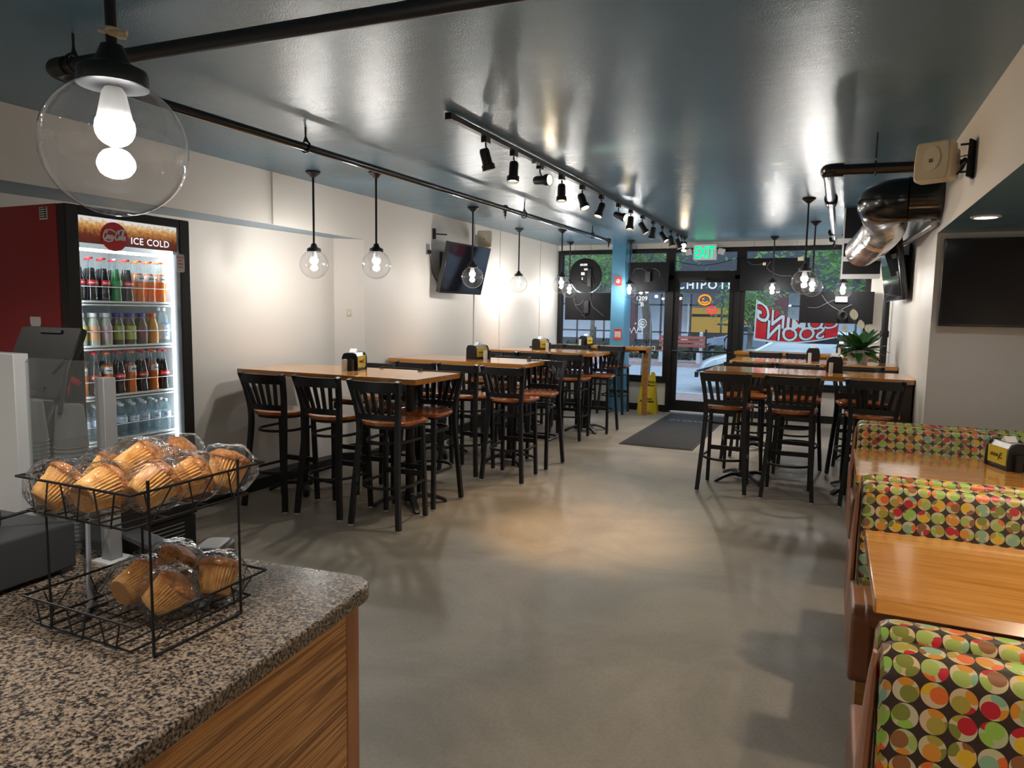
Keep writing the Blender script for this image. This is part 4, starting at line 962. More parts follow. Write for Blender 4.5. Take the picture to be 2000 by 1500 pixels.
def muffin_meshes():
    a = MB(); n = 72; prof = [(.0285, 0), (.031, .002), (.0345, .02), (.0385, .045), (.0415, .06)]
    for r, z in prof:
        for i in range(n):
            q = 2*PI*i/n; rr = r*(1+.055*math.cos(i*PI)*(1 if z > .001 else .3)*(1 if i % 2 == 0 else 1)*(1 if (i//1) % 2 == 0 else 1)); a.v.append((rr*math.cos(q), rr*math.sin(q), z))
    for j in range(len(prof)-1):
        for i in range(n): k = (i+1) % n; a.face((j*n+i, j*n+k, (j+1)*n+k, (j+1)*n+i))
    body = a.mesh('muffin_cup', M['muf']); body.set_sharp_from_angle(angle=math.radians(80))
    b = MB().lathe([(.001, -.0005), (.029, -.0005), (.03, .002)], 40, cap=False).mesh('muffin_base', M['mufbot'])
    c = MB(); pr = [(.040, .058), (.0455, .062), (.0465, .067), (.042, .074), (.032, .080), (.018, .084), (.001, .085)]; c.lathe(pr, 36, cap=False)
    rr = random.Random(5)
    for i, v in enumerate(c.v):
        d = noise.noise(Vector(v)*55)*.0035; L = math.hypot(v[0], v[1])+1e-6; c.v[i] = (v[0]*(1+d/.04), v[1]*(1+d/.04), v[2]+d)
    top = c.mesh('muffin_top', M['muftop'])
    return body, b, top
mb_, mbb, mbt = muffin_meshes()
def wrapper_mesh(seed, sx=.059, sy=.062, sz=.056):
    w_ = MB(); n, m = 30, 20
    for j in range(m+1):
        a = PI*j/m
        for i in range(n):
            q = 2*PI*i/n
            x, y, z = math.sin(a)*math.cos(q), math.sin(a)*math.sin(q), -math.cos(a)
            k = 2.6; l = (abs(x)**k+abs(y)**k+abs(z)**k)**(1/k); v = Vector((x/l*sx, y/l*sy, z/l*sz))
            nz = noise.fractal(v*24+Vector((seed*3.1, 0, 0)), 1, 2, 3)
            v *= 1+.10*nz+.03*abs(noise.noise(v*60+Vector((seed, 0, 0))))
            e = max(0, abs(v.x)/sx-.62); v.z *= (1-e*1.1); v.x *= 1+e*.45      # crimped ends of the bag
            w_.v.append(tuple(v))
    for j in range(m):
        for i in range(n): k = (i+1) % n; w_.face((j*n+i, j*n+k, (j+1)*n+k, (j+1)*n+i))
    me = w_.mesh('wrapper', M['film']); me.set_sharp_from_angle(angle=math.radians(50)); return me
wms = [wrapper_mesh(s) for s in range(4)]
def muffin(i, loc, d, label, berry=False):
    t = thing('wrapped_muffin', label, 'muffin', loc, 0, 'muffins in clear wrap'); dv = Vector(d).normalized()
    q = dv.to_track_quat('Z', 'Y')
    body = bpy.data.objects.new('muffin_cup', mb_); COL.objects.link(body); body.parent = t; body.rotation_mode = 'QUATERNION'; body.rotation_quaternion = q; body.location = -dv*.045
    for nm, me in (('muffin_base', mbb), ('muffin_top', mbt)): o = bpy.data.objects.new(nm, me); COL.objects.link(o); o.parent = body
    if berry: MB().sphere((.041, -.0, .055), .006, 8, 6).sphere((.036, .018, .06), .005, 8, 6).build('blueberry', M['berry'], body)
    wv = bpy.data.objects.new('wrapper', wms[i % 4]); COL.objects.link(wv); wv.parent = t; wv.rotation_euler = (0, 0, random.uniform(-.4, 1.2))
UP = [((-1.435, .915, 1.207), (.1, .66, .53), 'front left corner of the upper tier'), ((-1.325, .925, 1.210), (-.08, .91, .17), 'nearest and largest, at the front corner of the upper tier', True),
      ((-1.425, 1.01, 1.212), (.1, .7, .5), 'upper tier, behind the front left muffin'), ((-1.262, 1.00, 1.212), (.12, .77, .42), 'upper tier, second along the aisle side, with dark berries', True),
      ((-1.37, 1.09, 1.215), (.3, .8, .5), 'upper tier, in the middle at the back'), ((-1.40, 1.17, 1.222), (.6, .2, .5), 'upper tier, furthest back corner'),
      ((-1.255, 1.085, 1.210), (.38, .71, .28), 'upper tier, third along the aisle side'), ((-1.235, 1.165, 1.215), (.01, .36, .66), 'upper tier, last on the aisle side beside the rear post'),
      ((-1.325, 1.015, 1.245), (.2, .8, .3), 'upper tier, resting on top in the middle')]
for i, u in enumerate(UP): muffin(i, u[0], u[1], 'wrapped golden muffin, '+u[2], len(u) > 3)
LO = [((-1.365, 1.03, .972), (0, .85, .19), 'lower tier, on the left with its base towards the camera'), ((-1.36, 1.12, .985), (.2, .5, .8), 'lower tier, upright behind the others'),
      ((-1.275, 1.035, .965), (.4, .58, .6), 'lower tier, in the middle, lying on its side'), ((-1.245, 1.14, .972), (-.13, .33, .63), 'lower tier, on the right beside the rear post')]
for i, u in enumerate(LO): muffin(i+1, u[0], u[1], 'wrapped golden muffin, '+u[2])

# ------- sneeze guard, till, screen, cups
t = thing('sneeze_guard', 'clear acrylic counter guard held between grey posts', 'counter guard', (0, 0, .91))
MB().box(-1.715, -1.68, 1.19, 1.225, 0, .485).build('post', M['greyp'], t, bevel=.002)
MB().box(-2.12, -1.995, 1.16, 1.20, 0, .535).build('post', M['silver'], t, bevel=.002)
MB().rbox(-2.0, -1.70, 1.19, 1.196, .02, .525, .03, ax='y').build('acrylic_panel', M['acrylic'], t)
MB().box(-1.73, -1.655, 1.17, 1.245, 0, .006).build('foot_plate', M['silver'], t)
t = thing('receipt_printer_drawer', 'dark grey cash drawer on the counter at the left edge', 'cash drawer', (-1.71, 1.12, .91), math.radians(3))
MB().box(-.42, 0, -.62, 0, .012, .125).build('drawer_case', mat('dark_grey_metal', (.045, .047, .05), .45), t, bevel=.005)
for p in ((-.03, -.04), (-.03, -.58), (-.38, -.04), (-.38, -.58)): MB().lathe([(.014, 0), (.014, .012)], 12, Matrix.Translation((p[0], p[1], 0))).build('foot', M['rub'], t)
t = thing('barcode_scanner', 'black handheld scanner lying on the cash drawer', 'scanner', (-1.84, .98, 1.04))
MB().tube([(-.05, -.10, .022), (.02, 0, .022), (.035, .02, .022)], .02, 12).build('handle', M['blackp'], t)
MB().tube(curve_pts([(.035, .02, .022), (.09, .07, .04), (.15, .13, .045)], 5), .004, 6).build('cord', M['rub'], t)
t = thing('grey_cable', 'grey cable curving down from the rack to the counter', 'cable', (0, 0, 0))
MB().tube(curve_pts([(-1.76, 1.19, 1.09), (-1.69, 1.14, 1.04), (-1.62, 1.09, .955), (-1.55, 1.04, .92), (-1.47, .99, .918), (-1.41, .93, .918)], 6), .006, 8).build('cable_run', mat('cable_grey', (.12, .12, .13), .5), t)
t = thing('till_display', 'black point-of-sale screen seen from behind, on its stand', 'monitor', (-2.42, 1.50, .91))
T = Matrix.Translation((0, 0, .475)) @ Matrix.Rotation(math.radians(4), 4, 'Z') @ Matrix.Rotation(math.radians(-24), 4, 'X')
MB().rbox(-.145, .145, -.012, .012, -.125, .125, .012, 3, 'y', T).build('casing', M['blackp'], t, bevel=.004)
MB().box(-.04, .06, -.018, -.012, .10, .112, T).build('latch', M['black'], t)
MB().box(-.10, .15, -.02, .03, -.26, -.126, T).build('base_housing', M['blackp'], t, bevel=.01)
MB().box(-.03, .08, -.05, .03, .0, .40).box(-.13, .13, -.12, .12, 0, .02).build('stand', M['blackp'], t)
MB().tube(curve_pts([(.15, -.06, .45), (.28, -.1, .50), (.42, -.2, .46), (.5, -.27, .37)], 6), .006, 8).build('cable', M['rub'], t)
cupm = mat('grey_paper_cup', (.24, .24, .23), .6)
def cups(x, y, n, label):
    t = thing('paper_cup_stack', label, 'cups', (x, y, .91), 0, 'stacks of paper cups')
    prof = [(.036, 0)]
    for k in range(n): prof += [(.042, .012*k+.004), (.045, .012*k+.007), (.042, .012*k+.011)]
    prof += [(.043, .012*n), (.034, .012*n+.11), (.030, .012*n+.113), (.001, .012*n+.113)]
    MB().lathe(prof, 28).build('cups', cupm, t); return t
cl_ = cups(-2.125, 1.275, 5, 'short stack of grey paper cups on top of the brown bowls'); cl_.location.z = .91+.214
cups(-1.945, 1.275, 23, 'tall stack of grey paper cups behind the guard, right one')
t = thing('paper_bowl_stack', 'stack of brown paper bowls behind the acrylic guard at the left', 'bowls', (-2.125, 1.275, .91))
prof = [(.06, 0)]
for k in range(17): prof += [(.064, .012*k+.004), (.068, .012*k+.008), (.064, .012*k+.011)]
MB().lathe(prof+[(.001, .21)], 32).build('bowls', mat('kraft_paper', (.33, .22, .13), .7), t)
t = thing('dark_bin', 'dark tub with cutlery beside the stacked cups behind the guard', 'tub', (-1.79, 1.285, .91))
MB().rbox(-.085, .085, -.05, .05, 0, .21, .02).build('tub', M['blackp'], t)
t = thing('card_terminal', 'black card terminal with pale top at the back edge of the counter', 'card reader', (-1.455, 1.315, .91), math.radians(25))
MB().rbox(-.04, .04, -.065, .065, 0, .045, .018).build('body', M['blackp'], t, bevel=.006)
MB().rbox(-.03, .03, -.03, .055, .045, .049, .012).build('pale_cover', M['silver'], t)
t = thing('customer_tablet', 'dark tablet seen edge-on, leaning beside the card terminal', 'tablet', (-1.60, 1.255, .91))
T = Matrix.Translation((0, 0, .048)) @ Matrix.Rotation(math.radians(8), 4, 'Y')
MB().box(-.15, .14, -.028, .028, -.008, .008, T).build('slab', mat('tablet_grey', (.06, .062, .065), .4), t, bevel=.004)
MB().box(-.03, .03, -.02, .02, 0, .045).build('stand', M['blackp'], t)

# ================================================================== DRINKS COOLER
CX, CYA, CYB, CH = -3.70, 2.447, 3.235, 2.11
t = thing('drinks_cooler', 'tall red and black glass-door drinks cooler with lit shelves at the left wall', 'cooler', (0, 0, 0))
MB().box(-4.46, CX-.07, CYA-.0, CYA+.03, .06, CH).build('side_panel', M['red'], t, smooth=False)
MB().box(-4.46, CX-.07, CYB-.03, CYB, .06, CH).box(-4.46, CX-.07, CYA+.03, CYB-.03, CH-.03, CH).box(-4.46, -4.42, CYA+.03, CYB-.03, .06, CH-.03).box(-4.46, CX-.07, CYA+.03, CYB-.03, .06, .25).build('cabinet', M['blackp'], t, smooth=False)
MB().box(-4.42, -4.41, CYA+.03, CYB-.03, .25, CH-.03).box(-4.41, CX-.08, CYA+.03, CYA+.04, .25, CH-.03).box(-4.41, CX-.08, CYB-.04, CYB-.03, .25, CH-.03).box(-4.41, CX-.08, CYA+.04, CYB-.04, CH-.04, CH-.03).build('lining', M['cinside'], t, smooth=False)
# door frame
d = MB(); a, b = CX-.065, CX
d.box(a, b, CYA, CYA+.075, .25, CH).box(a, b, CYB-.075, CYB, .25, CH).box(a, b, CYA+.075, CYB-.075, CH-.05, CH).box(a, b, CYA+.075, CYB-.075, .25, .33)
d.build('door', M['blackp'], t, bevel=.006)
MB().box(CX-.03, CX-.024, CYA+.075, CYB-.075, .33, CH-.05).build('door_glass', M['cglass'], t, smooth=False)
g = MB().box(CX-.06, CX-.01, CYA+.01, CYB-.01, .04, .24).build('bottom_grille', M['blackp'], t)
q = MB()
for k in range(6): q.box(CX-.012, CX-.004, CYA+.06, CYB-.1, .075+k*.026, .080+k*.026)
q.build('grille_louvre', M['steel'], g)
for y in (CYA+.085, CYB-.088): MB().box(CX-.075, CX-.06, y, y+.012, .36, 1.90).build('led_strip', M['led'], t, smooth=False)
MB().box(CX-.2, CX-.12, CYA+.1, CYB-.1, 1.885, 1.895).build('led_strip', M['led'], t, smooth=False)
# lit header panel
def header_mat():
    m, nt, p = newmat('cola_header_print'); uv = nd(nt, 'ShaderNodeUVMap'); sp = nd(nt, 'ShaderNodeSeparateXYZ'); lk(nt, uv.outputs[0], sp.inputs[0])
    n = nd(nt, 'ShaderNodeTexNoise'); n.inputs['Scale'].default_value = 9; n.inputs['Detail'].default_value = 5; lk(nt, uv.outputs[0], n.inputs['Vector'])
    ad = nd(nt, 'ShaderNodeMath', operation='MULTIPLY_ADD'); ad.inputs[1].default_value = .45; lk(nt, n.outputs[0], ad.inputs[0])
    lk(nt, sp.outputs[1], ad.inputs[2])
    r = ramp(nt, [(.1, (.035, .008, .006)), (.5, (.10, .02, .01)), (.72, (.35, .15, .04)), (.88, (.55, .36, .16)), (.95, (.55, .56, .58))]); lk(nt, ad.outputs[0], r.inputs[0])
    lk(nt, r.outputs[0], p.inputs['Base Color']); lk(nt, r.outputs[0], p.inputs['Emission Color']); p.inputs['Emission Strength'].default_value = .75; p.inputs['Roughness'].default_value = .3; return m
q = MB(); q.v = [(CX-.02, CYA+.08, 1.915), (CX-.02, CYB-.08, 1.915), (CX-.02, CYB-.08, 2.06), (CX-.02, CYA+.08, 2.06)]; q.face((0, 1, 2, 3), [(0, 0), (4, 0), (4, .8), (0, .8)])
hd = q.build('header_panel', header_mat(), t, smooth=False)
for tx_, y_ in (('ICE', 2.88), ('COLD', 3.021)):
    q = MB(); put_text(q, tx_, .054, basis((CX-.017, y_, 1.95), (0, 1, 0), (0, 0, 1)), space=1.08, bold=.0005); q.build('header_word', M['litlet'], hd, smooth=False)
q = MB().tube([(CX-.019, 2.735, 1.963), (CX-.012, 2.735, 1.963)], .080, 36); q.build('round_badge', M['redlab'], hd)
def script_logo(mb, w, T, r=.05):
    # handwritten-style cola wordmark drawn as strokes, width about w
    S_ = [[(.10, .62), (.16, .80), (.08, .95), (-.06, .80), (-.12, .40), (-.04, .12), (.12, .10), (.22, .24)],
          [(.36, .42), (.28, .46), (.24, .28), (.30, .14), (.40, .20), (.42, .36), (.36, .44)],
          [(.60, .40), (.52, .46), (.46, .28), (.52, .13), (.62, .20)],
          [(.80, .42), (.72, .46), (.66, .26), (.72, .13), (.80, .26), (.84, .44), (.82, .18), (.90, .14), (.98, .26)],
          [(.96, .34), (1.08, .34)],
          [(1.34, .60), (1.40, .80), (1.30, .95), (1.16, .78), (1.12, .40), (1.20, .10), (1.36, .10), (1.46, .26)],
          [(1.60, .42), (1.52, .46), (1.48, .28), (1.54, .14), (1.64, .20), (1.66, .36), (1.60, .44)],
          [(1.74, .20), (1.86, .70), (1.88, .92), (1.80, .90), (1.76, .50), (1.80, .14), (1.90, .18)],
          [(2.12, .42), (2.02, .46), (1.96, .26), (2.02, .13), (2.12, .26), (2.16, .44), (2.14, .18), (2.24, .14)],
          [(-.06, .80), (.4, 1.02), (.9, .86), (1.0, .8)], [(.0, .0), (.5, -.12), (.9, .0)], [(1.30, .95), (1.7, 1.08), (2.2, .96)]]
    sc = w/2.4
    for st in S_:
        p = [((x-1.05)*sc+(y-.4)*sc*.25, (y-.4)*sc, .001) for x, y in st]
        mb.tube(curve_pts(p, 3), sc*r, 4, T=T)
q = MB(); script_logo(q, .14, basis((CX-.010, 2.735, 1.965), (0, 1, 0), (0, 0, 1)), .085); q.build('badge_script', M['whitel'], hd)
q = MB().rbox(CX+.000, CX+.002, CYB-.105, CYB-.045, 1.79, 1.90, .012, 3, 'x'); st = q.build('door_sticker', M['silver'], t)
q = MB()
for k, (tx, s_) in enumerate((('BALANCE', .014), ('EAT', .014), ('DRINK', .014), ('& DO', .014))): put_text(q, tx, s_, basis((CX+.0025, CYB-.075, 1.880-k*.020), (0, 1, 0), (0, 0, 1)), bold=.0004)
q.build('sticker_lettering', M['redlab'], st)
# side: sticker and white bottle graphic
q = MB().box(-3.905, -3.84, CYA-.0015, CYA, 2.03, 2.095); st = q.build('side_sticker', M['paper'], t)
q = MB()
for k in range(5): q.box(-3.90, -3.875, CYA-.0025, CYA-.0015, 2.037+k*.012, 2.043+k*.012).box(-3.87, -3.845, CYA-.0025, CYA-.0015, 2.037+k*.012, 2.045+k*.012)
q.build('sticker_print', M['ink'], st)
bp = [(-.04, 1.0), (-.04, .97), (-.032, .95), (-.04, .90), (-.06, .83), (-.10, .70), (-.135, .52), (-.13, .42), (-.115, .30), (-.13, .12), (-.12, 0)]
bp = bp+[(-a, b) for a, b in bp[::-1]]
q = MB(); q.prism([(-3.985+a*1.15, .41+b*1.10) for a, b in bp], CYA-.002, CYA-.0005, 'y'); bg = q.build('bottle_graphic', M['whitep'], t)
q = MB(); script_logo(q, .62, basis((-3.98, CYA-.0025, 1.02), (1, 0, 0), (0, 0, 1)), .07); q.build('script_graphic', M['redlab'], bg)
# shelves
SZ = [1.598, 1.345, 1.058, .80, .46]
for z in SZ:
    s_ = MB(); s_.box(-4.40, CX-.085, CYA+.045, CYB-.045, z-.012, z-.006).box(CX-.10, CX-.085, CYA+.045, CYB-.045, z-.022, z+.006)
    sh = s_.build('shelf', M['shelf'], t, smooth=False)
    MB().tube([(CX-.088, CYA+.05, z+.085), (CX-.088, CYB-.05, z+.085)], .0025, 6).build('retaining_wire', M['shelf'], sh)
# ------- bottles
def bottle(name, label, group, body, mbody, neck, mneck, cap, mcap, lab, mlab, text=None, extra=None, cat='bottle'):
    t = thing(name, label, cat, (0, 0, -5), 0, group)
    MB().lathe(body, 18).build('drink', mbody, t)
    if neck: MB().lathe(neck, 18, cap=False).build('bottle_glass', mneck, t)
    MB().lathe(cap, 14).build('cap', mcap, t)
    if lab:
        z0, z1, r = lab; q = MB(); n = 14; half = 1.25
        for i in range(n+1):
            a = -half+2*half*i/n
            for z in (z0, z1): q.v.append((r*math.cos(a), r*math.sin(a), z))
        for i in range(n): q.face((2*i, 2*i+2, 2*i+3, 2*i+1))
        l = q.build('label_band', mlab, t)
        if text:
            q = MB()
            for (tx, s_, z, sh, vert) in text: wrap_text(q, tx, s_, r+.0006, z, 0, sh, vert, bold=.0006)
            q.build('label_lettering', extra or M['whitel'], l)
    return t
cb = [(.026, 0), (.0275, .004), (.0275, .03), (.0235, .06), (.0255, .085), (.029, .105), (.0285, .125), (.024, .15), (.019, .175), (.0155, .19)]
cn = [(.0275, .0), (.028, .03), (.024, .06), (.026, .085), (.0297, .105), (.0292, .125), (.0247, .15), (.0197, .175), (.0155, .20), (.0125, .225), (.0125, .245)]
cc = [(.0145, .240), (.0150, .243), (.0135, .250), (.001, .251)]
fb = [(.026, 0), (.0275, .004), (.0265, .03), (.0245, .06), (.027, .09), (.0275, .12), (.024, .15), (.019, .175)]
def mk(kind):
    if kind == 'cola': return bottle('cola_bottle', 'x', 'glass cola bottles', cb, M['coke'], cn, M['clearb'], cc, M['redlab'], (.095, .122, .0302), M['redlab'], [('Coca-Cola', .013, .108, .3, False)])
    if kind == 'orange': return bottle('orange_soda_bottle', 'x', 'orange soda bottles', fb, M['orange'], cn, M['clearb'], cc, M['orcap'], (.125, .165, .0265), M['whitep'], [('Fanta', .014, .145, .2, False)], M['ink'])
    if kind == 'green': return bottle('green_soda_bottle', 'x', 'green soda bottles', cb, M['green'], cn, M['clearb'], cc, M['whitep'], (.095, .122, .0302), M['green2'], None)
    pb = [(.028, 0), (.031, .006), (.031, .10), (.027, .125), (.0175, .155), (.0165, .16)]; pn = [(.0312, .0), (.0315, .10), (.0275, .127), (.018, .157), (.0165, .17)]; pc = [(.018, .165), (.0185, .168), (.0185, .188), (.016, .19), (.001, .19)]
    jc = {'lemon': ('lemon tea bottle', M['j_lemon'], M['whitep']), 'peach': ('peach tea bottle', M['j_peach'], M['whitep']), 'berry': ('strawberry drink bottle', M['j_red'], M['whitep']),
          'kiwi': ('green tea bottle', M['j_green'], M['purple']), 'apple': ('apple drink bottle', M['j_lime'], M['purple']), 'grape': ('mango drink bottle', M['j_brown'], M['purple'])}
    if kind in jc:
        n_, lm, cm = jc[kind]; return bottle(n_.replace(' ', '_'), 'x', 'juice and tea bottles', pb, M['j_liq'] if cm == M['whitep'] else M['j_dark'], pn, M['clearb'], pc, cm, (.035, .115, .0325), lm, [('Snapple', .017, .085, .25, False)], M['navy'])
    if kind == 'juice': return bottle('orange_juice_bottle', 'x', 'juice and tea bottles', pb, M['j_orange'], pn, M['clearb'], pc, M['orcap'], (.02, .08, .0325), M['j_orlab'], None, M['whitel'])
    if kind == 'smart': return bottle('tall_water_bottle', 'x', 'water bottles', [(.03, 0), (.033, .006), (.033, .13), (.028, .17), (.014, .205)], M['waterb'], None, None, [(.014, .205), (.015, .208), (.015, .225), (.001, .226)], M['whitep'], (.03, .12, .0345), M['waterlab'], [('smart', .035, .09, 0, True)], M['navy'])
    if kind == 'water': return bottle('water_bottle', 'x', 'water bottles', [(.028, 0), (.031, .006), (.029, .03), (.031, .05), (.029, .07), (.031, .09), (.031, .125), (.024, .155), (.013, .178), (.012, .185)], M['waterb'], None, None, [(.013, .185), (.0145, .187), (.0145, .2), (.001, .201)], M['whitep'], (.088, .122, .0318), M['waterlab'], [('~~~', .02, .105, 0, False)], M['navy'])
M['orcap'] = mat('orange_cap', (.85, .14, .02), .4); M['green2'] = mat('green_label', (.05, .35, .12), .4); M['purple'] = mat('purple_cap', (.06, .03, .30), .4); M['navy'] = mat('navy_ink', (.03, .06, .35), .5)
for k, c in dict(j_lemon=(.62, .62, .12), j_peach=(.70, .38, .18), j_red=(.60, .42, .42), j_green=(.30, .36, .08), j_lime=(.45, .50, .08), j_brown=(.22, .09, .10), j_liq=(.55, .55, .45), j_dark=(.16, .13, .07), j_orange=(.80, .36, .02), j_orlab=(.75, .30, .04), waterlab=(.62, .70, .80)).items(): M[k] = mat(k+'_label' if k != 'j_liq' else 'pale_drink', c, .35)
protos = {}
names = {'cola': 'red-labelled cola bottle', 'orange': 'orange soda bottle', 'green': 'green glass soda bottle', 'lemon': 'white-capped lemon drink bottle', 'peach': 'white-capped peach drink bottle',
         'berry': 'white-capped pink drink bottle', 'kiwi': 'purple-capped green drink bottle', 'apple': 'purple-capped lime drink bottle', 'grape': 'purple-capped dark drink bottle', 'juice': 'orange-capped juice bottle', 'smart': 'tall clear water bottle', 'water': 'clear water bottle'}
o9 = ['leftmost', 'second from left', 'third from left', 'fourth from left', 'fifth from left', 'sixth from left', 'seventh from left', 'eighth from left', 'ninth from left', 'tenth from left']
rows = [(0, ['cola', 'cola', 'cola', 'green', 'cola', 'orange', 'orange', 'orange'], 2.59, 3.12, 'top'), (1, ['lemon', 'peach', 'berry', 'kiwi', 'apple', 'grape', 'juice', 'smart'], 2.59, 3.125, 'second'),
        (2, ['orange', 'cola', 'orange', 'cola', 'orange', 'cola', 'orange', 'cola'], 2.59, 3.12, 'third'), (3, ['water']*8, 2.59, 3.12, 'fourth'), (4, ['cola', 'green', 'cola', 'cola', 'green', 'cola', 'green', 'cola'], 2.59, 3.12, 'bottom')]
rb = random.Random(11)
for si, kinds, ya, yb, nm in rows:
    for dep in (0, 1, 2):
        if dep == 2 and si not in (0, 2, 3): continue
        for k, kd in enumerate(kinds):
            if dep and si == 1 and k == 7: kd = 'smart'
            if dep and si == 0 and k == 3: kd = 'cola'
            y = ya+(yb-ya)*k/(len(kinds)-1)+(.036 if dep == 1 else 0); x = CX-.125-.072*dep
            if dep == 1 and k == 7: y -= .01
            lab = '%s, %s, %s row, %s cooler shelf' % (names[kd], o9[k], ('front', 'second', 'third')[dep], nm)
            if kd not in protos:
                p = mk(kd); protos[kd] = p; KIDS[p.name] = [(c, kids(c)) for c in kids(p)]
                p.location = (x, y, SZ[si]+.0); p.rotation_euler = (0, 0, rb.uniform(-.5, .2)); p['label'] = lab
            else: dup(protos[kd], (x, y, SZ[si]), rb.uniform(-.55, .15), lab)

# ================================================================== STREET OUTSIDE
GZ = -.15
tag(MB().box(-30, 30, 11.6, 14.6, -.2, -.02).build('pavement', M['walk'], smooth=False), 'reddish brick pavement outside the shop windows', 'pavement')['kind'] = 'structure'
tag(MB().box(-30, 30, 14.6, 23.6, -.3, GZ).build('road', M['asphalt'], smooth=False), 'grey asphalt street beyond the door', 'road')['kind'] = 'structure'
tag(MB().box(-30, 30, 14.45, 14.65, -.2, -.01).build('kerb', M['kerb'], smooth=False), 'pale stone kerb of the near pavement', 'kerb')['kind'] = 'structure'
tag(MB().box(-30, 30, 23.6, 30, -.3, -.02).build('pavement', M['walk'], smooth=False), 'far pavement across the street', 'pavement')['kind'] = 'structure'
def shop_building():
    t = thing('shop_building', 'dark-fronted restaurant across the street with lit sign and yellow interior', 'building', (0, 30, 0))
    MB().box(-16, 8, 2.5, 6, -.1, 12).build('rear_mass', M['stone'], t, smooth=False)
    MB().box(-16, 8, -.1, .4, 2.5, 4.2).build('fascia', M['facade'], t, smooth=False)
    MB().box(-16, 8, 0, .4, 4.2, 12).build('upper_wall', M['stone'], t, smooth=False)
    q = MB()
    for x in (-16, -12.4, -8.3, -6.4, -2.2, 1.6, 5.6): q.box(x, x+.5, -.15, .4, -.1, 2.45)
    q.build('brick_piers', mat('dark_red_brick', (.12, .05, .05), .8, var=.2, vscale=30), t, smooth=False)
    q = MB()
    for x in [-15.5+.0+1.25*k for k in range(19)]: q.box(x, x+.06, .02, .1, -.1, 2.45)
    q.box(-16, 8, .02, .1, 1.95, 2.02).box(-16, 8, .02, .12, -.1, .5)
    q.build('shop_front_bars', M['facade'], t, smooth=False)
    MB().box(-5.9, -2.3, 2.3, 2.4, .6, 1.9).build('lit_interior', M['shopglow'], t, smooth=False)
    MB().box(-5.7, -2.4, 1.6, 1.9, 1.5, 1.62).box(-4.6, -4.0, 1.6, 1.8, 1.15, 1.22).box(-3.6, -3.1, 1.6, 1.8, 1.15, 1.22).box(-5.8, -2.4, 1.4, 2, .45, .75).build('menu_boards', M['facade'], t, smooth=False)
    q = MB(); put_text(q, 'CHIPOTLE', .47, basis((-4.78, -.12, 2.80), (1, 0, 0), (0, 0, 1)), space=1.25, bold=.01); q.build('sign_letters', M['litlet'], t, smooth=False)
    q = MB().tube([(-4.88+.24*math.cos(a), -.2, 2.2+.2*math.sin(a)) for a in [2*PI*i/16 for i in range(16)]], .035, 6, closed=True).tube([(-4.98, -.2, 2.24), (-4.9, -.2, 2.24)], .03, 6).tube([(-5.0, -.2, 2.14), (-4.88, -.2, 2.08), (-4.76, -.2, 2.14)], .03, 6)
    q.build('orange_neon', M['orneon'], t)
    q = MB(); q.tube([(-4.58+.2*math.cos(a), -.2, 1.78+.17*math.sin(a)) for a in [2*PI*i/8 for i in range(8)]], .03, 6, closed=True); q.tube([(-4.7, -.2, 1.81), (-4.46, -.2, 1.81)], .022, 6).tube([(-4.7, -.2, 1.75), (-4.46, -.2, 1.75)], .022, 6)
    q.build('red_neon', M['redneon'], t)
    q = MB()
    for x in range(-15, 8, 2):
        for z in (4.9, 7.6): q.box(x, x+1.1, -.05, .05, z, z+1.7)
    q.build('upper_windows', M['carglass'], t, smooth=False)
shop_building()
def side_building(x0, x1, label, m, y=30.5, h=10):
    t = thing('far_building', label, 'building', ((x0+x1)/2, y, 0)); d = (x1-x0)/2
    MB().box(-d, d, 0, 5, -.1, h).build('wall', m, t, smooth=False)
    q = MB(); x = -d+.5
    while x < d-1.2:
        for z in (.6, 4.2, 7.4): q.box(x, x+1.1, -.05, 0, z, z+1.9)
        x += 1.9
    q.build('windows', M['carglass'], t, smooth=False)
side_building(-34, -16.2, 'pale stone building far across the street on the left', mat('pale_stone', (.40, .44, .46), .8, var=.08, vscale=1))
side_building(8.2, 24, 'blue-grey building across the street seen through the right window', mat('blue_grey_wall', (.25, .32, .40), .8, var=.08, vscale=1))
# bench
t = thing('street_bench', 'red-brown slatted bench with concrete posts across the street', 'bench', (-4.62, 24.0, -.02))
for k in range(3): MB().box(-.77, .77, -.03, .0, .52+k*.135, .62+k*.135).build('back_slat', M['benchw'], t)
for k in range(3): MB().box(-.77, .77, -.42+k*.13, -.31+k*.13, .36, .40).build('seat_slat', M['benchw'], t)
for x in (-.62, .62): MB().box(x-.06, x+.06, -.42, .08, 0, .36).box(x-.05, x+.05, .0, .1, .36, .96).sphere((x, .05, .98), .06, 12, 8).build('concrete_post', M['conc'], t)
t = thing('iron_fence', 'black iron railing behind the bench across the street', 'fence', (-2, 25.0, -.02))
q = MB().box(-8, 8, -.02, .02, .95, 1.0).box(-8, 8, -.02, .02, .12, .16)
q.build('rail', M['black'], t, smooth=False)
for k in range(9): MB().box(-8+2*k-.03, -8+2*k+.03, -.03, .03, 0, 1.1).build('post', M['black'], t)
t = thing('shrub_strip', 'low dark planting behind the iron railing', 'planting', (-2, 25.6, -.3)); 
q = MB(); rr = random.Random(4)
for k in range(900):
    c = Vector((rr.uniform(-8, 8), rr.uniform(-.5, .5), rr.uniform(0, .75))); a = rr.uniform(0, PI); u = Vector((math.cos(a), math.sin(a), rr.uniform(-.5, .5)))*.1; v = Vector((0, .05, .1))
    b = len(q.v); q.v += [tuple(c-u-v), tuple(c+u-v), tuple(c+u+v), tuple(c-u+v)]; q.face((b, b+1, b+2, b+3))
q.build('foliage', mat('shrub_dark', (.03, .05, .03), .8), t)['kind'] = 'stuff'
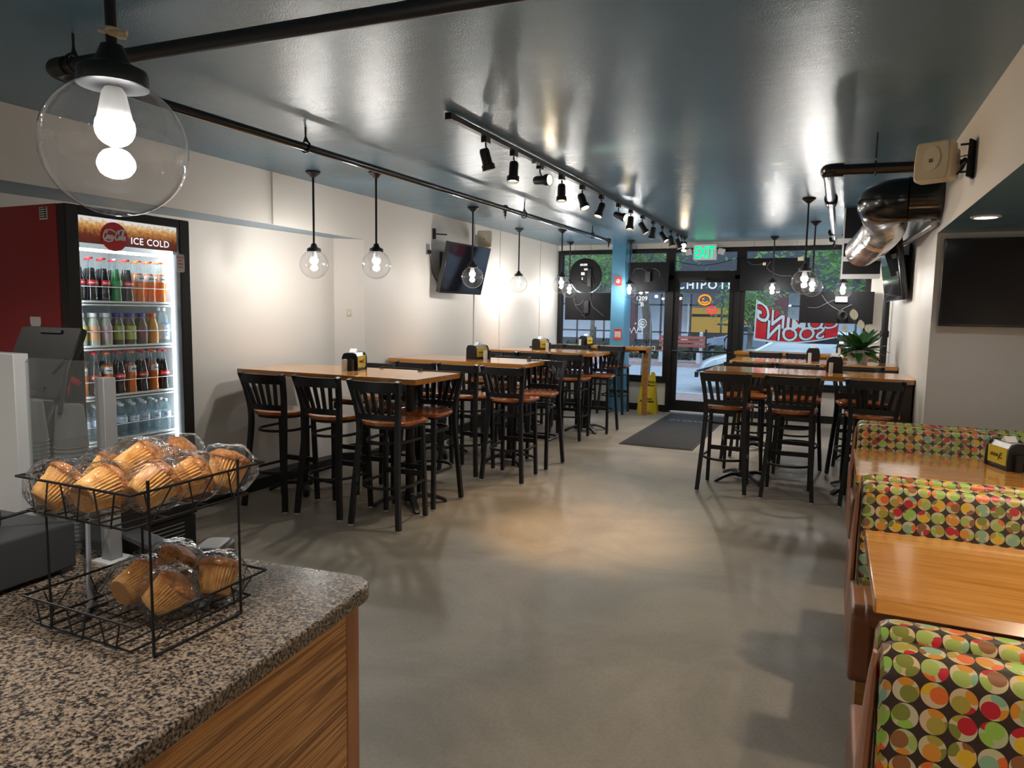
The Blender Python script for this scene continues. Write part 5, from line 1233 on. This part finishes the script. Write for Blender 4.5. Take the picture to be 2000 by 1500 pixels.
# cars
def car(label, m, x, y, L=4.5, flip=1):
    t = thing('parked_car', label, 'car', (x, y, GZ), 0 if flip > 0 else PI, 'cars in the street')
    # side outline, nose at x = 0 pointing to -x
    side = [(.0, .30), (.02, .52), (.10, .66), (.30, .76), (.75, .88), (1.15, .96), (1.30, .98), (1.95, 1.38), (2.4, 1.45), (3.2, 1.42), (3.8, 1.10), (4.3, 1.04), (4.45, .95), (4.5, .55), (4.45, .28), (3.9, .22), (3.85, .42), (3.6, .62), (3.35, .42), (3.3, .2), (1.25, .2), (1.2, .42), (.95, .62), (.7, .42), (.65, .2), (.2, .18)]
    mb = MB(); n = len(side)
    prof = [(-.86, .94, .0), (-.80, .985, .0), (-.6, 1, 0), (0, 1.0, 0), (.6, 1, 0), (.80, .985, 0), (.86, .94, 0)]
    for w_, s_, _ in prof:
        for px, pz in side:
            taper = 1-max(0, (pz-.95))*.38; nose = .0
            bow = .10*(w_/.86)**2*max(0, 1-px/.9) if px < .9 else .0
            mb.v.append((px*1+bow*2.2, w_*taper, .25+(pz-.25)*s_))
    for j in range(len(prof)-1):
        for i in range(n): k = (i+1) % n; mb.face((j*n+i, (j+1)*n+i, (j+1)*n+k, j*n+k))
    mb.face(tuple(range(n))); mb.face(tuple((len(prof)-1)*n+i for i in range(n))[::-1])
    mb.build('body', m, t)
    for s in (-1, 1):
        MB().prism([(1.45, 1.0), (2.0, 1.33), (2.4, 1.38), (3.15, 1.36), (3.65, 1.08)], s*.75-.02, s*.75+.02, 'y').build('side_window', M['carglass'], t)
        hl = MB().prism([(.10, .50), (.62, .66), (.85, .72), (.55, .55), (.2, .46)], s*.84-.06, s*.84+.045, 'y').build('headlight', M['carglass'], t)
        MB().prism([(.25, .52), (.5, .6), (.45, .54)], s*.89-.01, s*.89+.002, 'y').build('indicator', M['orcap'], hl)
        for wx in (.95, 3.6):
            w_ = MB().tube([(wx, s*.72, .32), (wx, s*.88, .32)], .32, 24).build('wheel', M['tyre'], t); MB().tube([(wx, s*.86, .32), (wx, s*.89, .32)], .2, 16).build('hubcap', M['steel'], w_)
    MB().prism([(1.33, .985), (1.97, 1.37), (1.99, 1.36), (1.36, .975)], -.62, .62, 'y').build('windscreen', M['carglass'], t)
    MB().box(-.01, .08, -.4, .4, .30, .42).build('grille', M['tyre'], t)
    return t
car('white car parked at the near kerb, its headlight seen through the door glass', M['carw'], -2.85, 16.9)
car('silver-blue car parked on the far side of the street behind the bench', M['cars'], -4.9, 27.3)
# trees
def tree(x, y, label, h, crown, rad, seed, n=2600, lean=(0, 0)):
    t = thing('street_tree', label, 'tree', (x, y, -.02), 0, 'street trees'); rr = random.Random(seed)
    q = MB(); q.tube(curve_pts([(0, 0, 0), (.03, 0, h*.4), (.0+lean[0]*.5, .02, h*.75), (lean[0], lean[1], h)], 5), .085, 10, scales=[1.2-.5*i/15 for i in range(16)])
    for k in range(7):
        a = k*2.4; z = h*(.62+.05*k); q.tube(curve_pts([(lean[0]*.5, 0, z-.2), (lean[0]*.5+.5*math.cos(a), .5*math.sin(a), z+.3), (lean[0]+rad*.8*math.cos(a), rad*.8*math.sin(a), z+.8)], 4), .03, 6)
    q.build('trunk', M['bark'], t)
    q = MB()
    cl = [(Vector((lean[0]+rr.gauss(0, rad*.5), lean[1]+rr.gauss(0, rad*.35), crown+rr.gauss(0, rad*.38))), rr.uniform(.25, .55)) for _ in range(46)]
    for k in range(n):
        c0, r0 = cl[rr.randrange(len(cl))]; c = c0+Vector((rr.gauss(0, r0), rr.gauss(0, r0), rr.gauss(0, r0*.7)))
        a = rr.uniform(0, 2*PI); b_ = rr.uniform(-.7, .7); L_ = rr.uniform(.05, .10); u = Vector((math.cos(a)*math.cos(b_), math.sin(a)*math.cos(b_), math.sin(b_)))*L_; v = u.cross(Vector((rr.uniform(-1, 1), rr.uniform(-1, 1), 1))).normalized()*L_*.42
        b = len(q.v); q.v += [tuple(c-u), tuple(c+v), tuple(c+u), tuple(c-v)]; q.face((b, b+1, b+2, b+3))
    q.build('foliage', M['tleaf'], t, smooth=False)
tree(-3.47, 14.2, 'street tree with slim leaning trunk seen between the blue column and the door', 3.4, 3.6, 1.3, 1, 4200, (-.4, 0))
tree(.6, 14.3, 'leafy street tree seen through the right shop window', 3.2, 3.0, 1.0, 2, 3800)
tree(-2.6, 25.2, 'small tree across the street with its crown beside the lit sign', 2.2, 1.95, .55, 3, 1500)
tree(-7.3, 14.4, 'street tree in front of the left shop window', 3.3, 3.3, 1.1, 5, 3000)
tree(-8.2, 25.2, 'tree across the street behind the left part of the view', 3.2, 3.6, 1.2, 6, 2600)
